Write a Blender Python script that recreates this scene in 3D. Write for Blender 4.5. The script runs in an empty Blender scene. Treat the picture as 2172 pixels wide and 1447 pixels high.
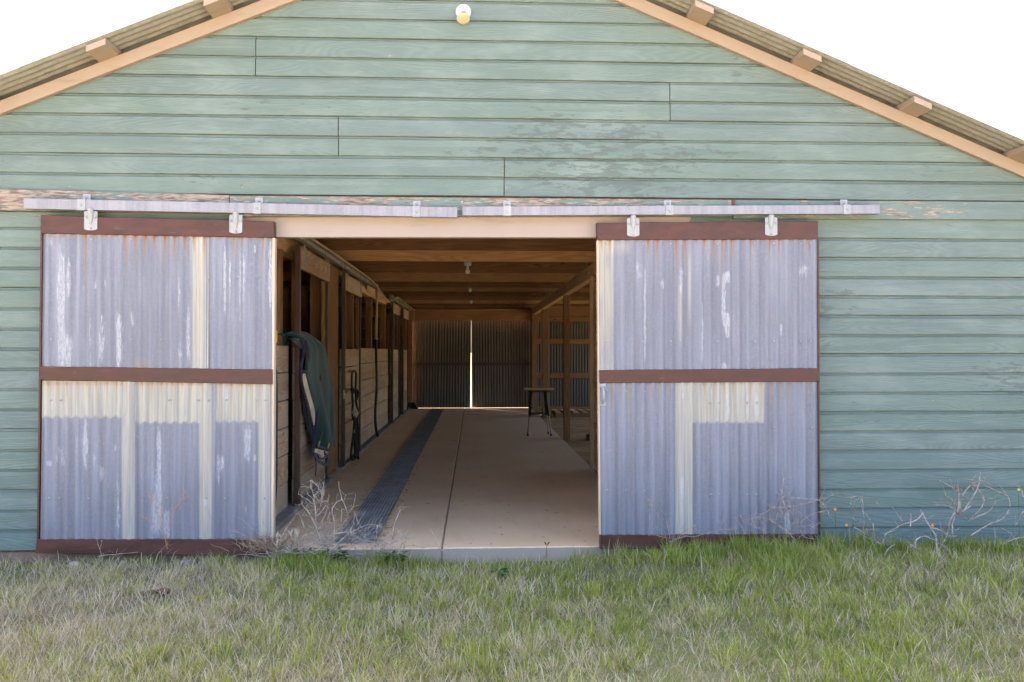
import bpy, bmesh, math, random
import numpy as np
from mathutils import Vector, Matrix

random.seed(7)
rng = np.random.default_rng(7)
S = bpy.context.scene
COL = S.collection

# ------------------------------------------------------------------ camera
FPX = 1742.0
YAW = math.atan(81 / FPX)
PIT = math.atan(22 / FPX)
CAM = np.array([0.0, -5.75, 1.36])
cd = bpy.data.cameras.new('camera')
cd.sensor_width = 36.0
cd.lens = 36.0 * FPX / 2172.0
cd.clip_end = 2000
cam = bpy.data.objects.new('camera', cd)
COL.objects.link(cam)
cam.location = CAM
cam.rotation_euler = (math.pi / 2 + PIT, 0, -YAW)
S.camera = cam

# ------------------------------------------------------------------ sky + sun (sun behind the barn, to the left)
SUN_EL = math.radians(43)
SUN_AZ = math.radians(-40)          # from +Y towards -X
w = bpy.data.worlds.new('World')
S.world = w
w.use_nodes = True
nt = w.node_tree
bg = nt.nodes['Background']
sky = nt.nodes.new('ShaderNodeTexSky')
sky.sky_type = 'NISHITA'
sky.sun_disc = False
sky.sun_elevation = SUN_EL
sky.sun_rotation = SUN_AZ
sky.altitude = 200
sky.air_density = 1.0
sky.dust_density = 7.0
sky.ozone_density = 1.0
nt.links.new(sky.outputs[0], bg.inputs[0])
bg.inputs[1].default_value = 0.115

sl = bpy.data.lights.new('sun', 'SUN')
sl.energy = 5.0
sl.angle = math.radians(0.5)
sl.color = (1.0, 0.93, 0.82)
so = bpy.data.objects.new('sun', sl)
COL.objects.link(so)
sd = Vector((math.sin(SUN_AZ) * math.cos(SUN_EL), math.cos(SUN_AZ) * math.cos(SUN_EL), math.sin(SUN_EL)))
so.rotation_euler = sd.to_track_quat('Z', 'Y').to_euler()
so.location = (-20, 20, 20)

S.view_settings.view_transform = 'Standard'
S.view_settings.look = 'None'
S.view_settings.gamma = 1
S.view_settings.use_curve_mapping = False
S.view_settings.exposure = 3.3
S.render.engine = 'CYCLES'
S.cycles.max_bounces = 12
S.cycles.diffuse_bounces = 8
S.cycles.use_denoising = True
S.cycles.caustics_reflective = False
S.cycles.caustics_refractive = False
S.cycles.sample_clamp_indirect = 8
S.cycles.sample_clamp_direct = 0.16

# ------------------------------------------------------------------ pixel helpers
def _R():
    a, t = math.pi / 2 + PIT, -YAW
    rz = np.array([[math.cos(t), -math.sin(t), 0], [math.sin(t), math.cos(t), 0], [0, 0, 1]])
    rx = np.array([[1, 0, 0], [0, math.cos(a), -math.sin(a)], [0, math.sin(a), math.cos(a)]])
    return rz @ rx
ROT = _R()
def ray(px, py):
    return ROT @ np.array([(px - 1086) / FPX, -(py - 723.5) / FPX, -1.0])
def P(px, py, Y):
    """photo pixel -> point on the plane y = Y"""
    d = ray(px, py)
    return Vector(CAM + d * (Y - CAM[1]) / d[1])
def PX(px, py, X):
    """photo pixel -> point on the plane x = X"""
    d = ray(px, py)
    return Vector(CAM + d * (X - CAM[0]) / d[0])
def PZ(px, py, Z):
    d = ray(px, py)
    return Vector(CAM + d * (Z - CAM[2]) / d[2])
def proj(xyz):
    c = (np.asarray(xyz) - CAM) @ ROT
    return 1086 + FPX * c[:, 0] / -c[:, 2], 723.5 - FPX * c[:, 1] / -c[:, 2]

# ------------------------------------------------------------------ value noise (numpy)
_tab = rng.random((256, 256))
def vnoise(x, y):
    xi, yi = np.floor(x).astype(int), np.floor(y).astype(int)
    fx, fy = x - xi, y - yi
    fx, fy = fx * fx * (3 - 2 * fx), fy * fy * (3 - 2 * fy)
    t = lambda a, b: _tab[a & 255, b & 255]
    return (t(xi, yi) * (1 - fx) * (1 - fy) + t(xi + 1, yi) * fx * (1 - fy)
            + t(xi, yi + 1) * (1 - fx) * fy + t(xi + 1, yi + 1) * fx * fy)
def fbm(x, y, o=3):
    s, a, n = 0, 0.5, 0
    for i in range(o):
        s = s + a * vnoise(x * 2 ** i + 13.7 * i, y * 2 ** i + 7.1 * i)
        n += a
        a *= 0.5
    return s / n

# ------------------------------------------------------------------ object helpers
def tag(o, label=None, cat=None, group=None, kind=None):
    if label: o['label'] = label
    if cat: o['category'] = cat
    if group: o['group'] = group
    if kind: o['kind'] = kind
    return o
def empty(name, loc=(0, 0, 0)):
    o = bpy.data.objects.new(name, None)
    o.empty_display_size = 0.1
    COL.objects.link(o)
    o.location = loc
    return o
def link(name, me, mat, parent=None):
    o = bpy.data.objects.new(name, me)
    COL.objects.link(o)
    if mat is not None and len(me.materials) == 0:
        me.materials.append(mat)
    if parent is not None:
        o.parent = parent
        if parent.type == 'EMPTY' and parent.location.length > 0:
            o.matrix_parent_inverse = Matrix.Translation(-parent.location)
    return o

class MB:
    def __init__(self):
        self.v, self.f, self.sm = [], [], []
    def add(self, vs, fs, smooth=False):
        b = len(self.v)
        self.v += [tuple(p) for p in vs]
        self.f += [tuple(b + i for i in q) for q in fs]
        self.sm += [smooth] * len(fs)
        return self
    def hexa(self, lo, hi):
        """lo, hi: four points each (bottom ring, top ring)"""
        return self.add(list(lo) + list(hi), [(3, 2, 1, 0), (4, 5, 6, 7), (0, 1, 5, 4), (1, 2, 6, 5), (2, 3, 7, 6), (3, 0, 4, 7)])
    def box(self, x0, x1, y0, y1, z0, z1, b=0.0):
        if b <= 0:
            return self.hexa([(x0, y0, z0), (x1, y0, z0), (x1, y1, z0), (x0, y1, z0)],
                             [(x0, y0, z1), (x1, y0, z1), (x1, y1, z1), (x0, y1, z1)])
        bm = bmesh.new()
        bmesh.ops.create_cube(bm, size=1)
        for q in bm.verts:
            q.co = Vector(((x0 + x1) / 2 + q.co.x * (x1 - x0), (y0 + y1) / 2 + q.co.y * (y1 - y0), (z0 + z1) / 2 + q.co.z * (z1 - z0)))
        bmesh.ops.bevel(bm, geom=bm.edges[:], offset=b, segments=1, affect='EDGES')
        bm.verts.index_update()
        self.add([q.co.copy() for q in bm.verts], [[q.index for q in fc.verts] for fc in bm.faces])
        bm.free()
        return self
    def tube(self, pts, r0, r1=None, n=7, cap=True):
        pts = [Vector(p) for p in pts]
        r1 = r0 if r1 is None else r1
        rings, up = [], Vector((0.13, 0.31, 0.94))
        for i, p in enumerate(pts):
            d = (pts[min(i + 1, len(pts) - 1)] - pts[max(i - 1, 0)])
            d = d.normalized() if d.length > 1e-9 else Vector((0, 0, 1))
            if abs(d.dot(up)) > 0.95: up = Vector((0.9, 0.3, 0.1))
            a = d.cross(up).normalized(); c = d.cross(a).normalized(); up = c.cross(d) if False else up
            r = r0 + (r1 - r0) * i / max(1, len(pts) - 1)
            rings.append([p + (a * math.cos(k * 2 * math.pi / n) + c * math.sin(k * 2 * math.pi / n)) * r for k in range(n)])
        vs = [q for rg in rings for q in rg]
        fs = []
        for i in range(len(rings) - 1):
            for k in range(n):
                fs.append((i * n + k, i * n + (k + 1) % n, (i + 1) * n + (k + 1) % n, (i + 1) * n + k))
        if cap:
            fs.append(tuple(range(n - 1, -1, -1)))
            fs.append(tuple((len(rings) - 1) * n + k for k in range(n)))
        return self.add(vs, fs, True)
    def lathe(self, org, axis, prof, n=24):
        """prof: (distance along axis, radius)"""
        org, ax = Vector(org), Vector(axis).normalized()
        a = ax.orthogonal().normalized(); c = ax.cross(a)
        vs, fs = [], []
        for (h, r) in prof:
            for k in range(n):
                t = 2 * math.pi * k / n
                vs.append(org + ax * h + (a * math.cos(t) + c * math.sin(t)) * max(r, 1e-4))
        for i in range(len(prof) - 1):
            for k in range(n):
                fs.append((i * n + k, i * n + (k + 1) % n, (i + 1) * n + (k + 1) % n, (i + 1) * n + k))
        fs.append(tuple(range(n - 1, -1, -1)))
        fs.append(tuple((len(prof) - 1) * n + k for k in range(n)))
        return self.add(vs, fs, True)
    def prism(self, poly, axis, a0, a1):
        """poly: list of (u, v); extruded along axis ('x': u=y v=z, 'y': u=x v=z, 'z': u=x v=y)"""
        def mk(u, v, a):
            return {'x': (a, u, v), 'y': (u, a, v), 'z': (u, v, a)}[axis]
        n = len(poly)
        vs = [mk(u, v, a0) for u, v in poly] + [mk(u, v, a1) for u, v in poly]
        fs = [tuple(range(n - 1, -1, -1)), tuple(range(n, 2 * n))]
        fs += [(i, (i + 1) % n, n + (i + 1) % n, n + i) for i in range(n)]
        return self.add(vs, fs)
    def ball(self, c, r, n=10, m=7, sq=(1, 1, 1)):
        vs, fs = [], []
        for i in range(m + 1):
            t = math.pi * i / m
            for k in range(n):
                p = 2 * math.pi * k / n
                vs.append((c[0] + r * sq[0] * math.sin(t) * math.cos(p), c[1] + r * sq[1] * math.sin(t) * math.sin(p), c[2] + r * sq[2] * math.cos(t)))
        for i in range(m):
            for k in range(n):
                fs.append((i * n + k, (i + 1) * n + k, (i + 1) * n + (k + 1) % n, i * n + (k + 1) % n))
        return self.add(vs, fs, True)
    def mesh(self, name, fix=True):
        me = bpy.data.meshes.new(name)
        me.from_pydata(self.v, [], self.f)
        me.polygons.foreach_set('use_smooth', self.sm)
        if fix:
            bm = bmesh.new(); bm.from_mesh(me)
            bmesh.ops.recalc_face_normals(bm, faces=bm.faces[:])
            bm.to_mesh(me); bm.free()
        me.update()
        return me
    def build(self, name, mat, parent=None, fix=True):
        return link(name, self.mesh(name, fix), mat, parent)

def spline(pts, n=8):
    """Catmull-Rom through pts"""
    pts = [Vector(p) for p in pts]
    out = []
    for i in range(len(pts) - 1):
        p0, p1, p2, p3 = pts[max(i - 1, 0)], pts[i], pts[i + 1], pts[min(i + 2, len(pts) - 1)]
        for k in range(n):
            t = k / n
            out.append(0.5 * ((2 * p1) + (p2 - p0) * t + (2 * p0 - 5 * p1 + 4 * p2 - p3) * t * t + (3 * p1 - p0 - 3 * p2 + p3) * t ** 3))
    out.append(pts[-1])
    return out

# ------------------------------------------------------------------ material helpers
class NB:
    def __init__(self, name):
        self.m = bpy.data.materials.new(name)
        self.m.use_nodes = True
        self.t = self.m.node_tree
        self.bs = self.t.nodes['Principled BSDF']
    def n(self, kind, **kw):
        nd = self.t.nodes.new('ShaderNode' + kind)
        for k, v in kw.items(): setattr(nd, k, v)
        return nd
    def set(self, sock, v):
        if hasattr(v, 'node') or hasattr(v, 'is_linked'): self.t.links.new(v, sock)
        else: sock.default_value = v
    def math(self, op, a, b=None, c=None, clamp=False):
        nd = self.n('Math', operation=op); nd.use_clamp = clamp
        self.set(nd.inputs[0], a)
        if b is not None: self.set(nd.inputs[1], b)
        if c is not None: self.set(nd.inputs[2], c)
        return nd.outputs[0]
    def obj(self):
        return self.n('TexCoord').outputs['Object']
    def rnd(self):
        return self.n('ObjectInfo').outputs['Random']
    def mapv(self, vec, scale=(1, 1, 1), off=None):
        nd = self.n('Mapping'); self.set(nd.inputs[0], vec)
        nd.inputs['Scale'].default_value = scale
        if off is not None:
            c = self.n('CombineXYZ')
            for i in range(3): self.set(c.inputs[i], off[i] if isinstance(off, (list, tuple)) else off)
            self.t.links.new(c.outputs[0], nd.inputs['Location'])
        return nd.outputs[0]
    def noise(self, vec, scale, detail=3, rough=0.55, dist=0.0):
        nd = self.n('TexNoise'); self.set(nd.inputs['Vector'], vec)
        nd.inputs['Scale'].default_value = scale; nd.inputs['Detail'].default_value = detail
        nd.inputs['Roughness'].default_value = rough; nd.inputs['Distortion'].default_value = dist
        return nd.outputs['Fac']
    def ramp(self, v, lo, hi, to0=0.0, to1=1.0):
        nd = self.n('MapRange'); self.set(nd.inputs[0], v)
        nd.inputs[1].default_value, nd.inputs[2].default_value = lo, hi
        nd.inputs[3].default_value, nd.inputs[4].default_value = to0, to1
        nd.interpolation_type = 'SMOOTHSTEP'
        return nd.outputs[0]
    def mix(self, f, a, b, mode='MIX'):
        nd = self.n('Mix', data_type='RGBA', blend_type=mode)
        self.set(nd.inputs[0], f)
        for s, v in ((nd.inputs[6], a), (nd.inputs[7], b)):
            if isinstance(v, tuple): s.default_value = (*v[:3], 1)
            else: self.t.links.new(v, s)
        return nd.outputs[2]
    def bump(self, h, strength=0.3, dist=0.01):
        nd = self.n('Bump'); nd.inputs['Strength'].default_value = strength; nd.inputs['Distance'].default_value = dist
        self.set(nd.inputs['Height'], h)
        self.t.links.new(nd.outputs[0], self.bs.inputs['Normal'])
    def done(self, col, rough=0.7, metal=0.0, spec=0.5):
        s = self.bs.inputs['Base Color']
        if isinstance(col, tuple): s.default_value = (*col[:3], 1)
        else: self.t.links.new(col, s)
        self.set(self.bs.inputs['Roughness'], rough)
        self.set(self.bs.inputs['Metallic'], metal)
        self.bs.inputs['Specular IOR Level'].default_value = spec
        return self.m

def wood(name, dark, light, axis=0, lines=34, stretch=16, base=0.55, rough=0.85, bump=0.5, knot=True, grey=None, spec=0.2, contrast=1.0, tv=0.4):
    """sawn wood: contour lines of a stretched noise make the grain; axis = length of the piece"""
    b = NB(name)
    sc = [stretch * base] * 3
    sc[axis] = base
    r = b.rnd()
    off = b.math('MULTIPLY', r, 37.0)
    v = b.mapv(b.obj(), tuple(sc), off)
    n1 = b.noise(v, 1.0, 1.5, 0.4, 0.25)
    g = b.math('SINE', b.math('MULTIPLY', n1, lines * 6.28))
    g = b.math('MULTIPLY_ADD', g, 0.5, 0.5)
    fs = [140.0] * 3; fs[axis] = 5.0
    fine = b.noise(b.mapv(b.obj(), tuple(fs), off), 1.0, 3, 0.6)
    f = b.math('ADD', b.math('MULTIPLY', g, 0.55 * contrast), b.math('MULTIPLY', fine, 0.45), clamp=True)
    big = b.noise(b.obj(), 2.3, 3)
    col = b.mix(f, dark, light)
    col = b.mix(b.ramp(big, 0.35, 0.7, 0.0, 0.35), col, dark, 'MIX')
    tint = b.math('MULTIPLY_ADD', r, tv, 1.0 - tv * 0.5)
    tc = b.n('CombineColor'); [b.set(tc.inputs[i], tint) for i in range(3)]
    col = b.mix(1.0, col, tc.outputs[0], 'MULTIPLY')
    if knot:
        ks = [5.0] * 3; ks[axis] = 2.2
        vo = b.n('TexVoronoi'); b.set(vo.inputs['Vector'], b.mapv(b.obj(), tuple(ks), off)); vo.inputs['Scale'].default_value = 1.0
        kn = b.ramp(vo.outputs['Distance'], 0.05, 0.12, 0.75, 0.0)
        col = b.mix(kn, col, tuple(c * 0.35 for c in dark))
    if grey:
        col = b.mix(b.ramp(b.noise(v, 0.7, 4), 0.4, 0.65, 0.0, 0.7), col, grey)
    b.bump(b.math('ADD', b.math('MULTIPLY', g, 0.6), fine), bump, 0.004)
    return b.done(col, rough, 0, spec)

def plain(name, col, rough=0.6, metal=0.0, var=0.12, scale=9.0, bump=0.0, spec=0.4):
    b = NB(name)
    n = b.noise(b.obj(), scale, 4)
    c = b.mix(b.ramp(n, 0.3, 0.7), tuple(x * (1 - var) for x in col), tuple(min(1, x * (1 + var)) for x in col))
    if bump: b.bump(b.noise(b.obj(), scale * 8, 4), bump, 0.003)
    return b.done(c, b.ramp(n, 0.2, 0.8, rough * 0.85, min(1, rough * 1.12)), metal, spec)

M = {}
def m_siding(name, peel=0.0):
    b = NB(name)
    o = b.obj(); r = b.rnd(); off = b.math('MULTIPLY', r, 53.0)
    v = b.mapv(o, (0.75, 9.0, 9.0), off)
    n1 = b.noise(v, 1.0, 1.2, 0.4, 0.35)
    g = b.math('MULTIPLY_ADD', b.math('SINE', b.math('MULTIPLY', n1, 26 * 6.28)), 0.5, 0.5)
    fine = b.noise(b.mapv(o, (9.0, 180.0, 180.0), off), 1.0, 3, 0.65)
    base = b.mix(b.noise(o, 1.7, 4), (0.109, 0.160, 0.147), (0.147, 0.199, 0.186))
    base = b.mix(b.ramp(b.math('FRACT', b.math('MULTIPLY', r, 7.3)), 0, 1, 0.0, 0.8), base, (0.128, 0.172, 0.174))
    base = b.mix(b.math('MULTIPLY', g, b.ramp(b.math('FRACT', b.math('MULTIPLY', r, 3.7)), 0, 1, 0.08, 0.26)), base, (0.058, 0.090, 0.083))
    # chalked pale film
    base = b.mix(b.ramp(b.noise(b.mapv(o, (1.2, 1, 3.0)), 1.6, 5, 0.6), 0.45, 0.72, 0.0, 0.5), base, (0.195, 0.247, 0.24))
    # worn-through grey patches, broken along the grain
    area = b.ramp(b.noise(b.mapv(o, (0.55, 1, 1.6), 3.1), 1.15, 2, 0.5), 0.5, 0.68)
    frag = b.noise(b.mapv(o, (7.0, 30.0, 26.0), off), 1.0, 5, 0.68, 0.4)
    worn = b.ramp(b.math('ADD', b.math('MULTIPLY', area, 0.19), frag), 0.68, 0.71)
    base = b.mix(b.math('MULTIPLY', worn, 0.62), base, (0.082, 0.100, 0.098))
    # flecks of bare wood / primer
    fl = b.ramp(b.noise(b.mapv(o, (10, 60, 60), off), 1.0, 2), 0.79, 0.81)
    base = b.mix(b.math('MULTIPLY', fl, 0.7), base, (0.5, 0.47, 0.4))
    if peel:
        pk = b.noise(b.mapv(o, (9.0, 70.0, 60.0), off), 1.0, 6, 0.75)
        pa = b.noise(b.mapv(o, (0.9, 1, 1), 8.0), 1.0, 2)
        pm = b.ramp(b.math('ADD', pk, b.math('MULTIPLY', b.math('SUBTRACT', pa, 0.5), 0.55)), 0.64 - peel * 0.22, 0.67 - peel * 0.22)
        raw = b.mix(b.math('MULTIPLY', fine, b.ramp(b.noise(b.mapv(o, (14, 90, 90), off), 1.0, 3), 0.35, 0.6)), (0.13, 0.095, 0.075), (0.50, 0.41, 0.35))
        base = b.mix(pm, base, raw)
    b.bump(b.math('ADD', b.math('MULTIPLY', g, 0.55), b.math('MULTIPLY', fine, 0.4)), 0.5, 0.005)
    return b.done(base, 0.62, 0, 0.35)
M['siding'] = m_siding('siding_paint')
M['siding_peel'] = m_siding('peeling_paint', 0.62)
M['siding_bare'] = m_siding('mostly_bare_board', 1.05)
M['siding_half'] = m_siding('half_peeled_paint', 0.25)

def m_tan(name, c0, c1):
    b = NB(name)
    o = b.obj()
    n = b.noise(o, 3.0, 5)
    c = b.mix(n, c0, c1)
    st = b.ramp(b.noise(b.mapv(o, (2.0, 20, 14.0)), 1.0, 5, 0.65), 0.56, 0.75, 0, 0.45)
    c = b.mix(st, c, tuple(x * 0.62 for x in c0))
    b.bump(b.noise(b.mapv(o, (4, 60, 60)), 1.0, 4), 0.12, 0.003)
    return b.done(c, 0.6, 0, 0.35)
M['tan'] = m_tan('tan_paint', (0.285, 0.218, 0.170), (0.33, 0.26, 0.207))
M['header'] = m_tan('header_paint', (0.31, 0.255, 0.235), (0.36, 0.305, 0.285))

def m_zinc(name, base0, base1, cream=(0.40, 0.385, 0.345), stains=True, bumpy=0.1, metal=0.25):
    b = NB(name)
    o = b.obj()
    sp = b.noise(o, 55.0, 3, 0.6)
    streak = b.noise(b.mapv(o, (26.0, 26.0, 0.9), b.math('MULTIPLY', b.rnd(), 20)), 1.0, 4, 0.6)
    c = b.mix(b.ramp(streak, 0.3, 0.7), base0, base1)
    c = b.mix(b.ramp(sp, 0.42, 0.66, 0, 0.13), c, tuple(min(1, x * 1.45) for x in base1))
    c = b.mix(b.ramp(b.noise(o, 1.6, 4), 0.35, 0.7, 0, 0.3), c, tuple(x * 0.8 for x in base0))
    rough = b.ramp(streak, 0.3, 0.7, 0.5, 0.66)
    if stains:
        at = b.n('VertexColor'); at.layer_name = 'stain'
        sep = b.n('SeparateColor'); b.t.links.new(at.outputs[0], sep.inputs[0])
        cr, ru, wh = sep.outputs[0], sep.outputs[1], sep.outputs[2]
        cs = b.noise(b.mapv(o, (60.0, 60.0, 1.3)), 1.0, 4, 0.65)
        cc = b.mix(b.ramp(cs, 0.35, 0.65), tuple(x * 0.72 for x in cream), cream)
        cc = b.mix(b.ramp(cs, 0.58, 0.72, 0, 0.6), cc, (0.24, 0.23, 0.27))
        cm = b.math('MULTIPLY', cr, b.ramp(b.noise(b.mapv(o, (30, 30, 3)), 1.0, 4), 0.25, 0.45, 0.55, 1.0))
        c = b.mix(cm, c, cc)
        wn = b.noise(b.mapv(o, (75.0, 75.0, 9.0)), 1.0, 6, 0.74, 0.9)
        wm = b.ramp(b.math('ADD', b.math('MULTIPLY', wh, 0.55), b.math('MULTIPLY', wn, 0.75)), 0.56, 0.70)
        wm = b.math('MULTIPLY', wm, b.ramp(wh, 0.03, 0.2))
        wm = b.math('MULTIPLY', wm, b.ramp(b.noise(b.mapv(o, (120.0, 120.0, 30.0)), 1.0, 5, 0.7), 0.36, 0.58, 0.25, 1.0))
        c = b.mix(b.math('MULTIPLY', wm, 0.66), c, (0.44, 0.45, 0.51))
        rm = b.math('MULTIPLY', ru, b.ramp(sp, 0.2, 0.6, 0.75, 1.1), clamp=True)
        c = b.mix(rm, c, b.mix(ru, (0.30, 0.20, 0.07), (0.24, 0.085, 0.02)))
        metal = b.math('MULTIPLY', b.math('SUBTRACT', 1.0, b.math('MAXIMUM', b.math('MAXIMUM', cr, ru), wm), clamp=True), metal)
    b.bump(b.math('ADD', sp, streak), bumpy, 0.003)
    return b.done(c, rough, metal, 0.4)
M['sheet'] = m_zinc('weathered_zinc', (0.150, 0.158, 0.205), (0.232, 0.244, 0.305))
M['zinc'] = m_zinc('galvanized_rail', (0.215, 0.215, 0.255), (0.30, 0.30, 0.345), stains=False)
M['zinc_bright'] = m_zinc('galvanized_bracket', (0.26, 0.272, 0.30), (0.36, 0.372, 0.395), stains=False)
M['roof'] = m_zinc('roof_zinc', (0.225, 0.222, 0.205), (0.31, 0.305, 0.285), stains=False, metal=0.1)
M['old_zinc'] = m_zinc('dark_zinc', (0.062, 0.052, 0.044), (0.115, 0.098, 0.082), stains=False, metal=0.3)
M['rail_dark'] = m_zinc('stall_rail', (0.24, 0.22, 0.19), (0.33, 0.30, 0.26), stains=False)

def m_rust(name):
    b = NB(name)
    o = b.obj()
    n = b.noise(b.mapv(o, (3.0, 3, 9.0)), 2.0, 5, 0.62)
    c = b.mix(b.ramp(n, 0.3, 0.7), (0.048, 0.0165, 0.0135), (0.086, 0.030, 0.023))
    c = b.mix(b.ramp(b.noise(b.mapv(o, (5, 5, 26.0)), 1.3, 5, 0.7), 0.60, 0.72, 0, 0.35), c, (0.17, 0.135, 0.14))
    c = b.mix(b.ramp(b.noise(o, 26.0, 3), 0.64, 0.70, 0, 0.5), c, (0.14, 0.045, 0.012))
    b.bump(b.noise(o, 60.0, 4), 0.15, 0.002)
    return b.done(c, b.ramp(n, 0.3, 0.7, 0.42, 0.62), 0.0, 0.4)
M['rust'] = m_rust('red_oxide_steel')
M['dark_steel'] = plain('brown_steel', (0.055, 0.028, 0.022), 0.5, 0.0, 0.2)
M['plank'] = wood('stall_plank', (0.27, 0.175, 0.11), (0.60, 0.44, 0.30), axis=1, lines=22, grey=(0.44, 0.355, 0.28), contrast=1.0)
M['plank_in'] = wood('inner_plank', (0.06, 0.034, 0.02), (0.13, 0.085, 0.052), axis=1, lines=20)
M['joist'] = wood('joist_wood', (0.32, 0.175, 0.08), (0.52, 0.31, 0.155), axis=0, lines=18, base=0.5, tv=0.9)
M['joist_old'] = wood('old_joist_wood', (0.15, 0.072, 0.033), (0.29, 0.155, 0.075), axis=0, lines=18, base=0.5, tv=0.5)
M['post'] = wood('post_wood', (0.15, 0.078, 0.038), (0.28, 0.16, 0.085), axis=2, lines=16)
M['post_light'] = wood('pale_post', (0.40, 0.26, 0.15), (0.56, 0.39, 0.24), axis=2, lines=14, knot=False)
M['beam'] = wood('beam_wood', (0.58, 0.36, 0.19), (0.78, 0.53, 0.31), axis=1, lines=16)
M['girt'] = wood('girt_wood', (0.22, 0.10, 0.05), (0.34, 0.17, 0.085), axis=0, lines=12)
M['slat'] = wood('slat_wood', (0.42, 0.28, 0.165), (0.60, 0.43, 0.28), axis=1, lines=12, knot=False)
M['door_edge'] = wood('door_edge_wood', (0.40, 0.31, 0.24), (0.58, 0.46, 0.36), axis=2, lines=12, knot=False)
M['stool_top'] = wood('stool_wood', (0.50, 0.30, 0.15), (0.66, 0.43, 0.24), axis=0, lines=12, knot=False)

def m_concrete():
    b = NB('floor_concrete')
    o = b.obj()
    n = b.noise(o, 1.1, 5, 0.6); n2 = b.noise(b.mapv(o, (3.5, 0.9, 1)), 2.0, 5, 0.65)
    c = b.mix(b.ramp(n, 0.3, 0.7), (0.62, 0.42, 0.26), (0.72, 0.505, 0.33))
    c = b.mix(b.ramp(n2, 0.50, 0.74, 0, 0.5), c, (0.50, 0.335, 0.205))
    c = b.mix(b.ramp(b.noise(o, 11.0, 5, 0.72), 0.60, 0.74, 0, 0.4), c, (0.36, 0.235, 0.145))
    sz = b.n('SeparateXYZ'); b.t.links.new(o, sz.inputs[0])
    c = b.mix(b.ramp(b.math('ADD', sz.outputs[2], b.math('MULTIPLY', n2, 0.02)), 0.0, 0.008, 0.85, 0.0), c, (0.235, 0.205, 0.19))  # dirt-grey slab edge, also darkened in colour to offset bright ground bounce
    vo = b.n('TexVoronoi'); b.set(vo.inputs['Vector'], o); vo.inputs['Scale'].default_value = 2.4
    c = b.mix(b.ramp(vo.outputs['Distance'], 0.02, 0.045, 0.7, 0.0), c, (0.12, 0.085, 0.06))
    b.bump(b.noise(o, 70.0, 5), 0.12, 0.003)
    return b.done(c, b.ramp(n, 0.3, 0.7, 0.55, 0.75), 0, 0.35)
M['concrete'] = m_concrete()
M['curb'] = plain('curb_concrete', (0.23, 0.20, 0.18), 0.85, 0, 0.25, 5.0, 0.4)
M['joint'] = plain('joint_filler', (0.22, 0.155, 0.11), 0.9)
M['mat'] = plain('mat_rubber', (0.185, 0.18, 0.185), 0.5, 0, 0.35, 6.0, 0.2, 0.5)
def m_dirt(name, a, c0, sc=1.0):
    b = NB(name)
    o = b.obj()
    n = b.noise(o, 2.2 * sc, 6, 0.65)
    c = b.mix(b.ramp(n, 0.3, 0.7), a, c0)
    st = b.noise(b.mapv(o, (22, 60, 20)), 1.0, 4, 0.7, 1.5)
    c = b.mix(b.ramp(st, 0.58, 0.68, 0, 0.7), c, tuple(min(1, x * 1.7) for x in c0))
    b.bump(b.noise(o, 28.0, 5, 0.7), 0.6, 0.02)
    return b.done(c, 0.95, 0, 0.1)
M['dirt'] = m_dirt('straw_dirt', (0.26, 0.155, 0.07), (0.46, 0.29, 0.15))
def m_ground():
    b = NB('ground_soil')
    o = b.obj()
    n = b.noise(o, 1.3, 6, 0.65)
    c = b.mix(b.ramp(n, 0.35, 0.65), (0.105, 0.095, 0.055), (0.19, 0.155, 0.10))
    g = b.ramp(b.noise(o, 0.35, 4), 0.4, 0.62)
    c = b.mix(b.math('MULTIPLY', g, 0.65), c, (0.085, 0.115, 0.03))
    th = b.noise(b.mapv(o, (30, 40, 20)), 1.0, 5, 0.7, 2.0)
    c = b.mix(b.ramp(th, 0.54, 0.64, 0, 0.75), c, (0.34, 0.28, 0.19))
    sx = b.n('SeparateXYZ'); b.t.links.new(o, sx.inputs[0])
    fy = b.math('MAXIMUM', b.ramp(sx.outputs[1], -3.4, -2.5, 1, 0), b.ramp(sx.outputs[1], 13.0, 14.0, 0, 1))
    dry = b.mix(b.ramp(n, 0.3, 0.7), (0.31, 0.245, 0.165), (0.42, 0.35, 0.25))  # ground behind the camera made pale to bounce warm light into the barn
    c = b.mix(fy, c, dry)
    b.bump(b.noise(o, 40.0, 5, 0.75), 0.8, 0.02)
    return b.done(c, 0.95, 0, 0.1)
M['ground'] = m_ground()
def m_blade(name):
    b = NB(name)
    at = b.n('VertexColor'); at.layer_name = 'tint'
    b.done(at.outputs[0], 0.55, 0, 0.3)
    tr = b.n('BsdfTranslucent'); b.t.links.new(at.outputs[0], tr.inputs[0])
    mx = b.n('MixShader'); mx.inputs[0].default_value = 0.35
    out = b.t.nodes['Material Output']
    b.t.links.new(b.bs.outputs[0], mx.inputs[1]); b.t.links.new(tr.outputs[0], mx.inputs[2])
    b.t.links.new(mx.outputs[0], out.inputs[0])
    return b.m
M['blade'] = m_blade('grass_blade')
M['twig'] = plain('dead_twig', (0.32, 0.268, 0.24), 0.85, 0, 0.35, 30.0)
M['twig_brown'] = plain('brown_twig', (0.30, 0.20, 0.13), 0.85, 0, 0.25, 30.0)
M['leaf'] = plain('weed_leaf', (0.055, 0.115, 0.03), 0.6, 0, 0.35, 25.0)
M['stone'] = plain('pale_stone', (0.27, 0.225, 0.185), 0.9, 0, 0.3, 20.0, 0.6)
M['stone_grey'] = plain('grey_stone', (0.19, 0.168, 0.155), 0.9, 0, 0.3, 20.0, 0.6)
M['dung'] = plain('brown_clump', (0.11, 0.055, 0.03), 0.95, 0, 0.4, 30.0, 0.9)
M['white'] = plain('white_enamel', (0.55, 0.55, 0.58), 0.35, 0, 0.03)
M['lens'] = plain('frosted_lens', (0.44, 0.37, 0.24), 0.3, 0, 0.05)
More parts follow.
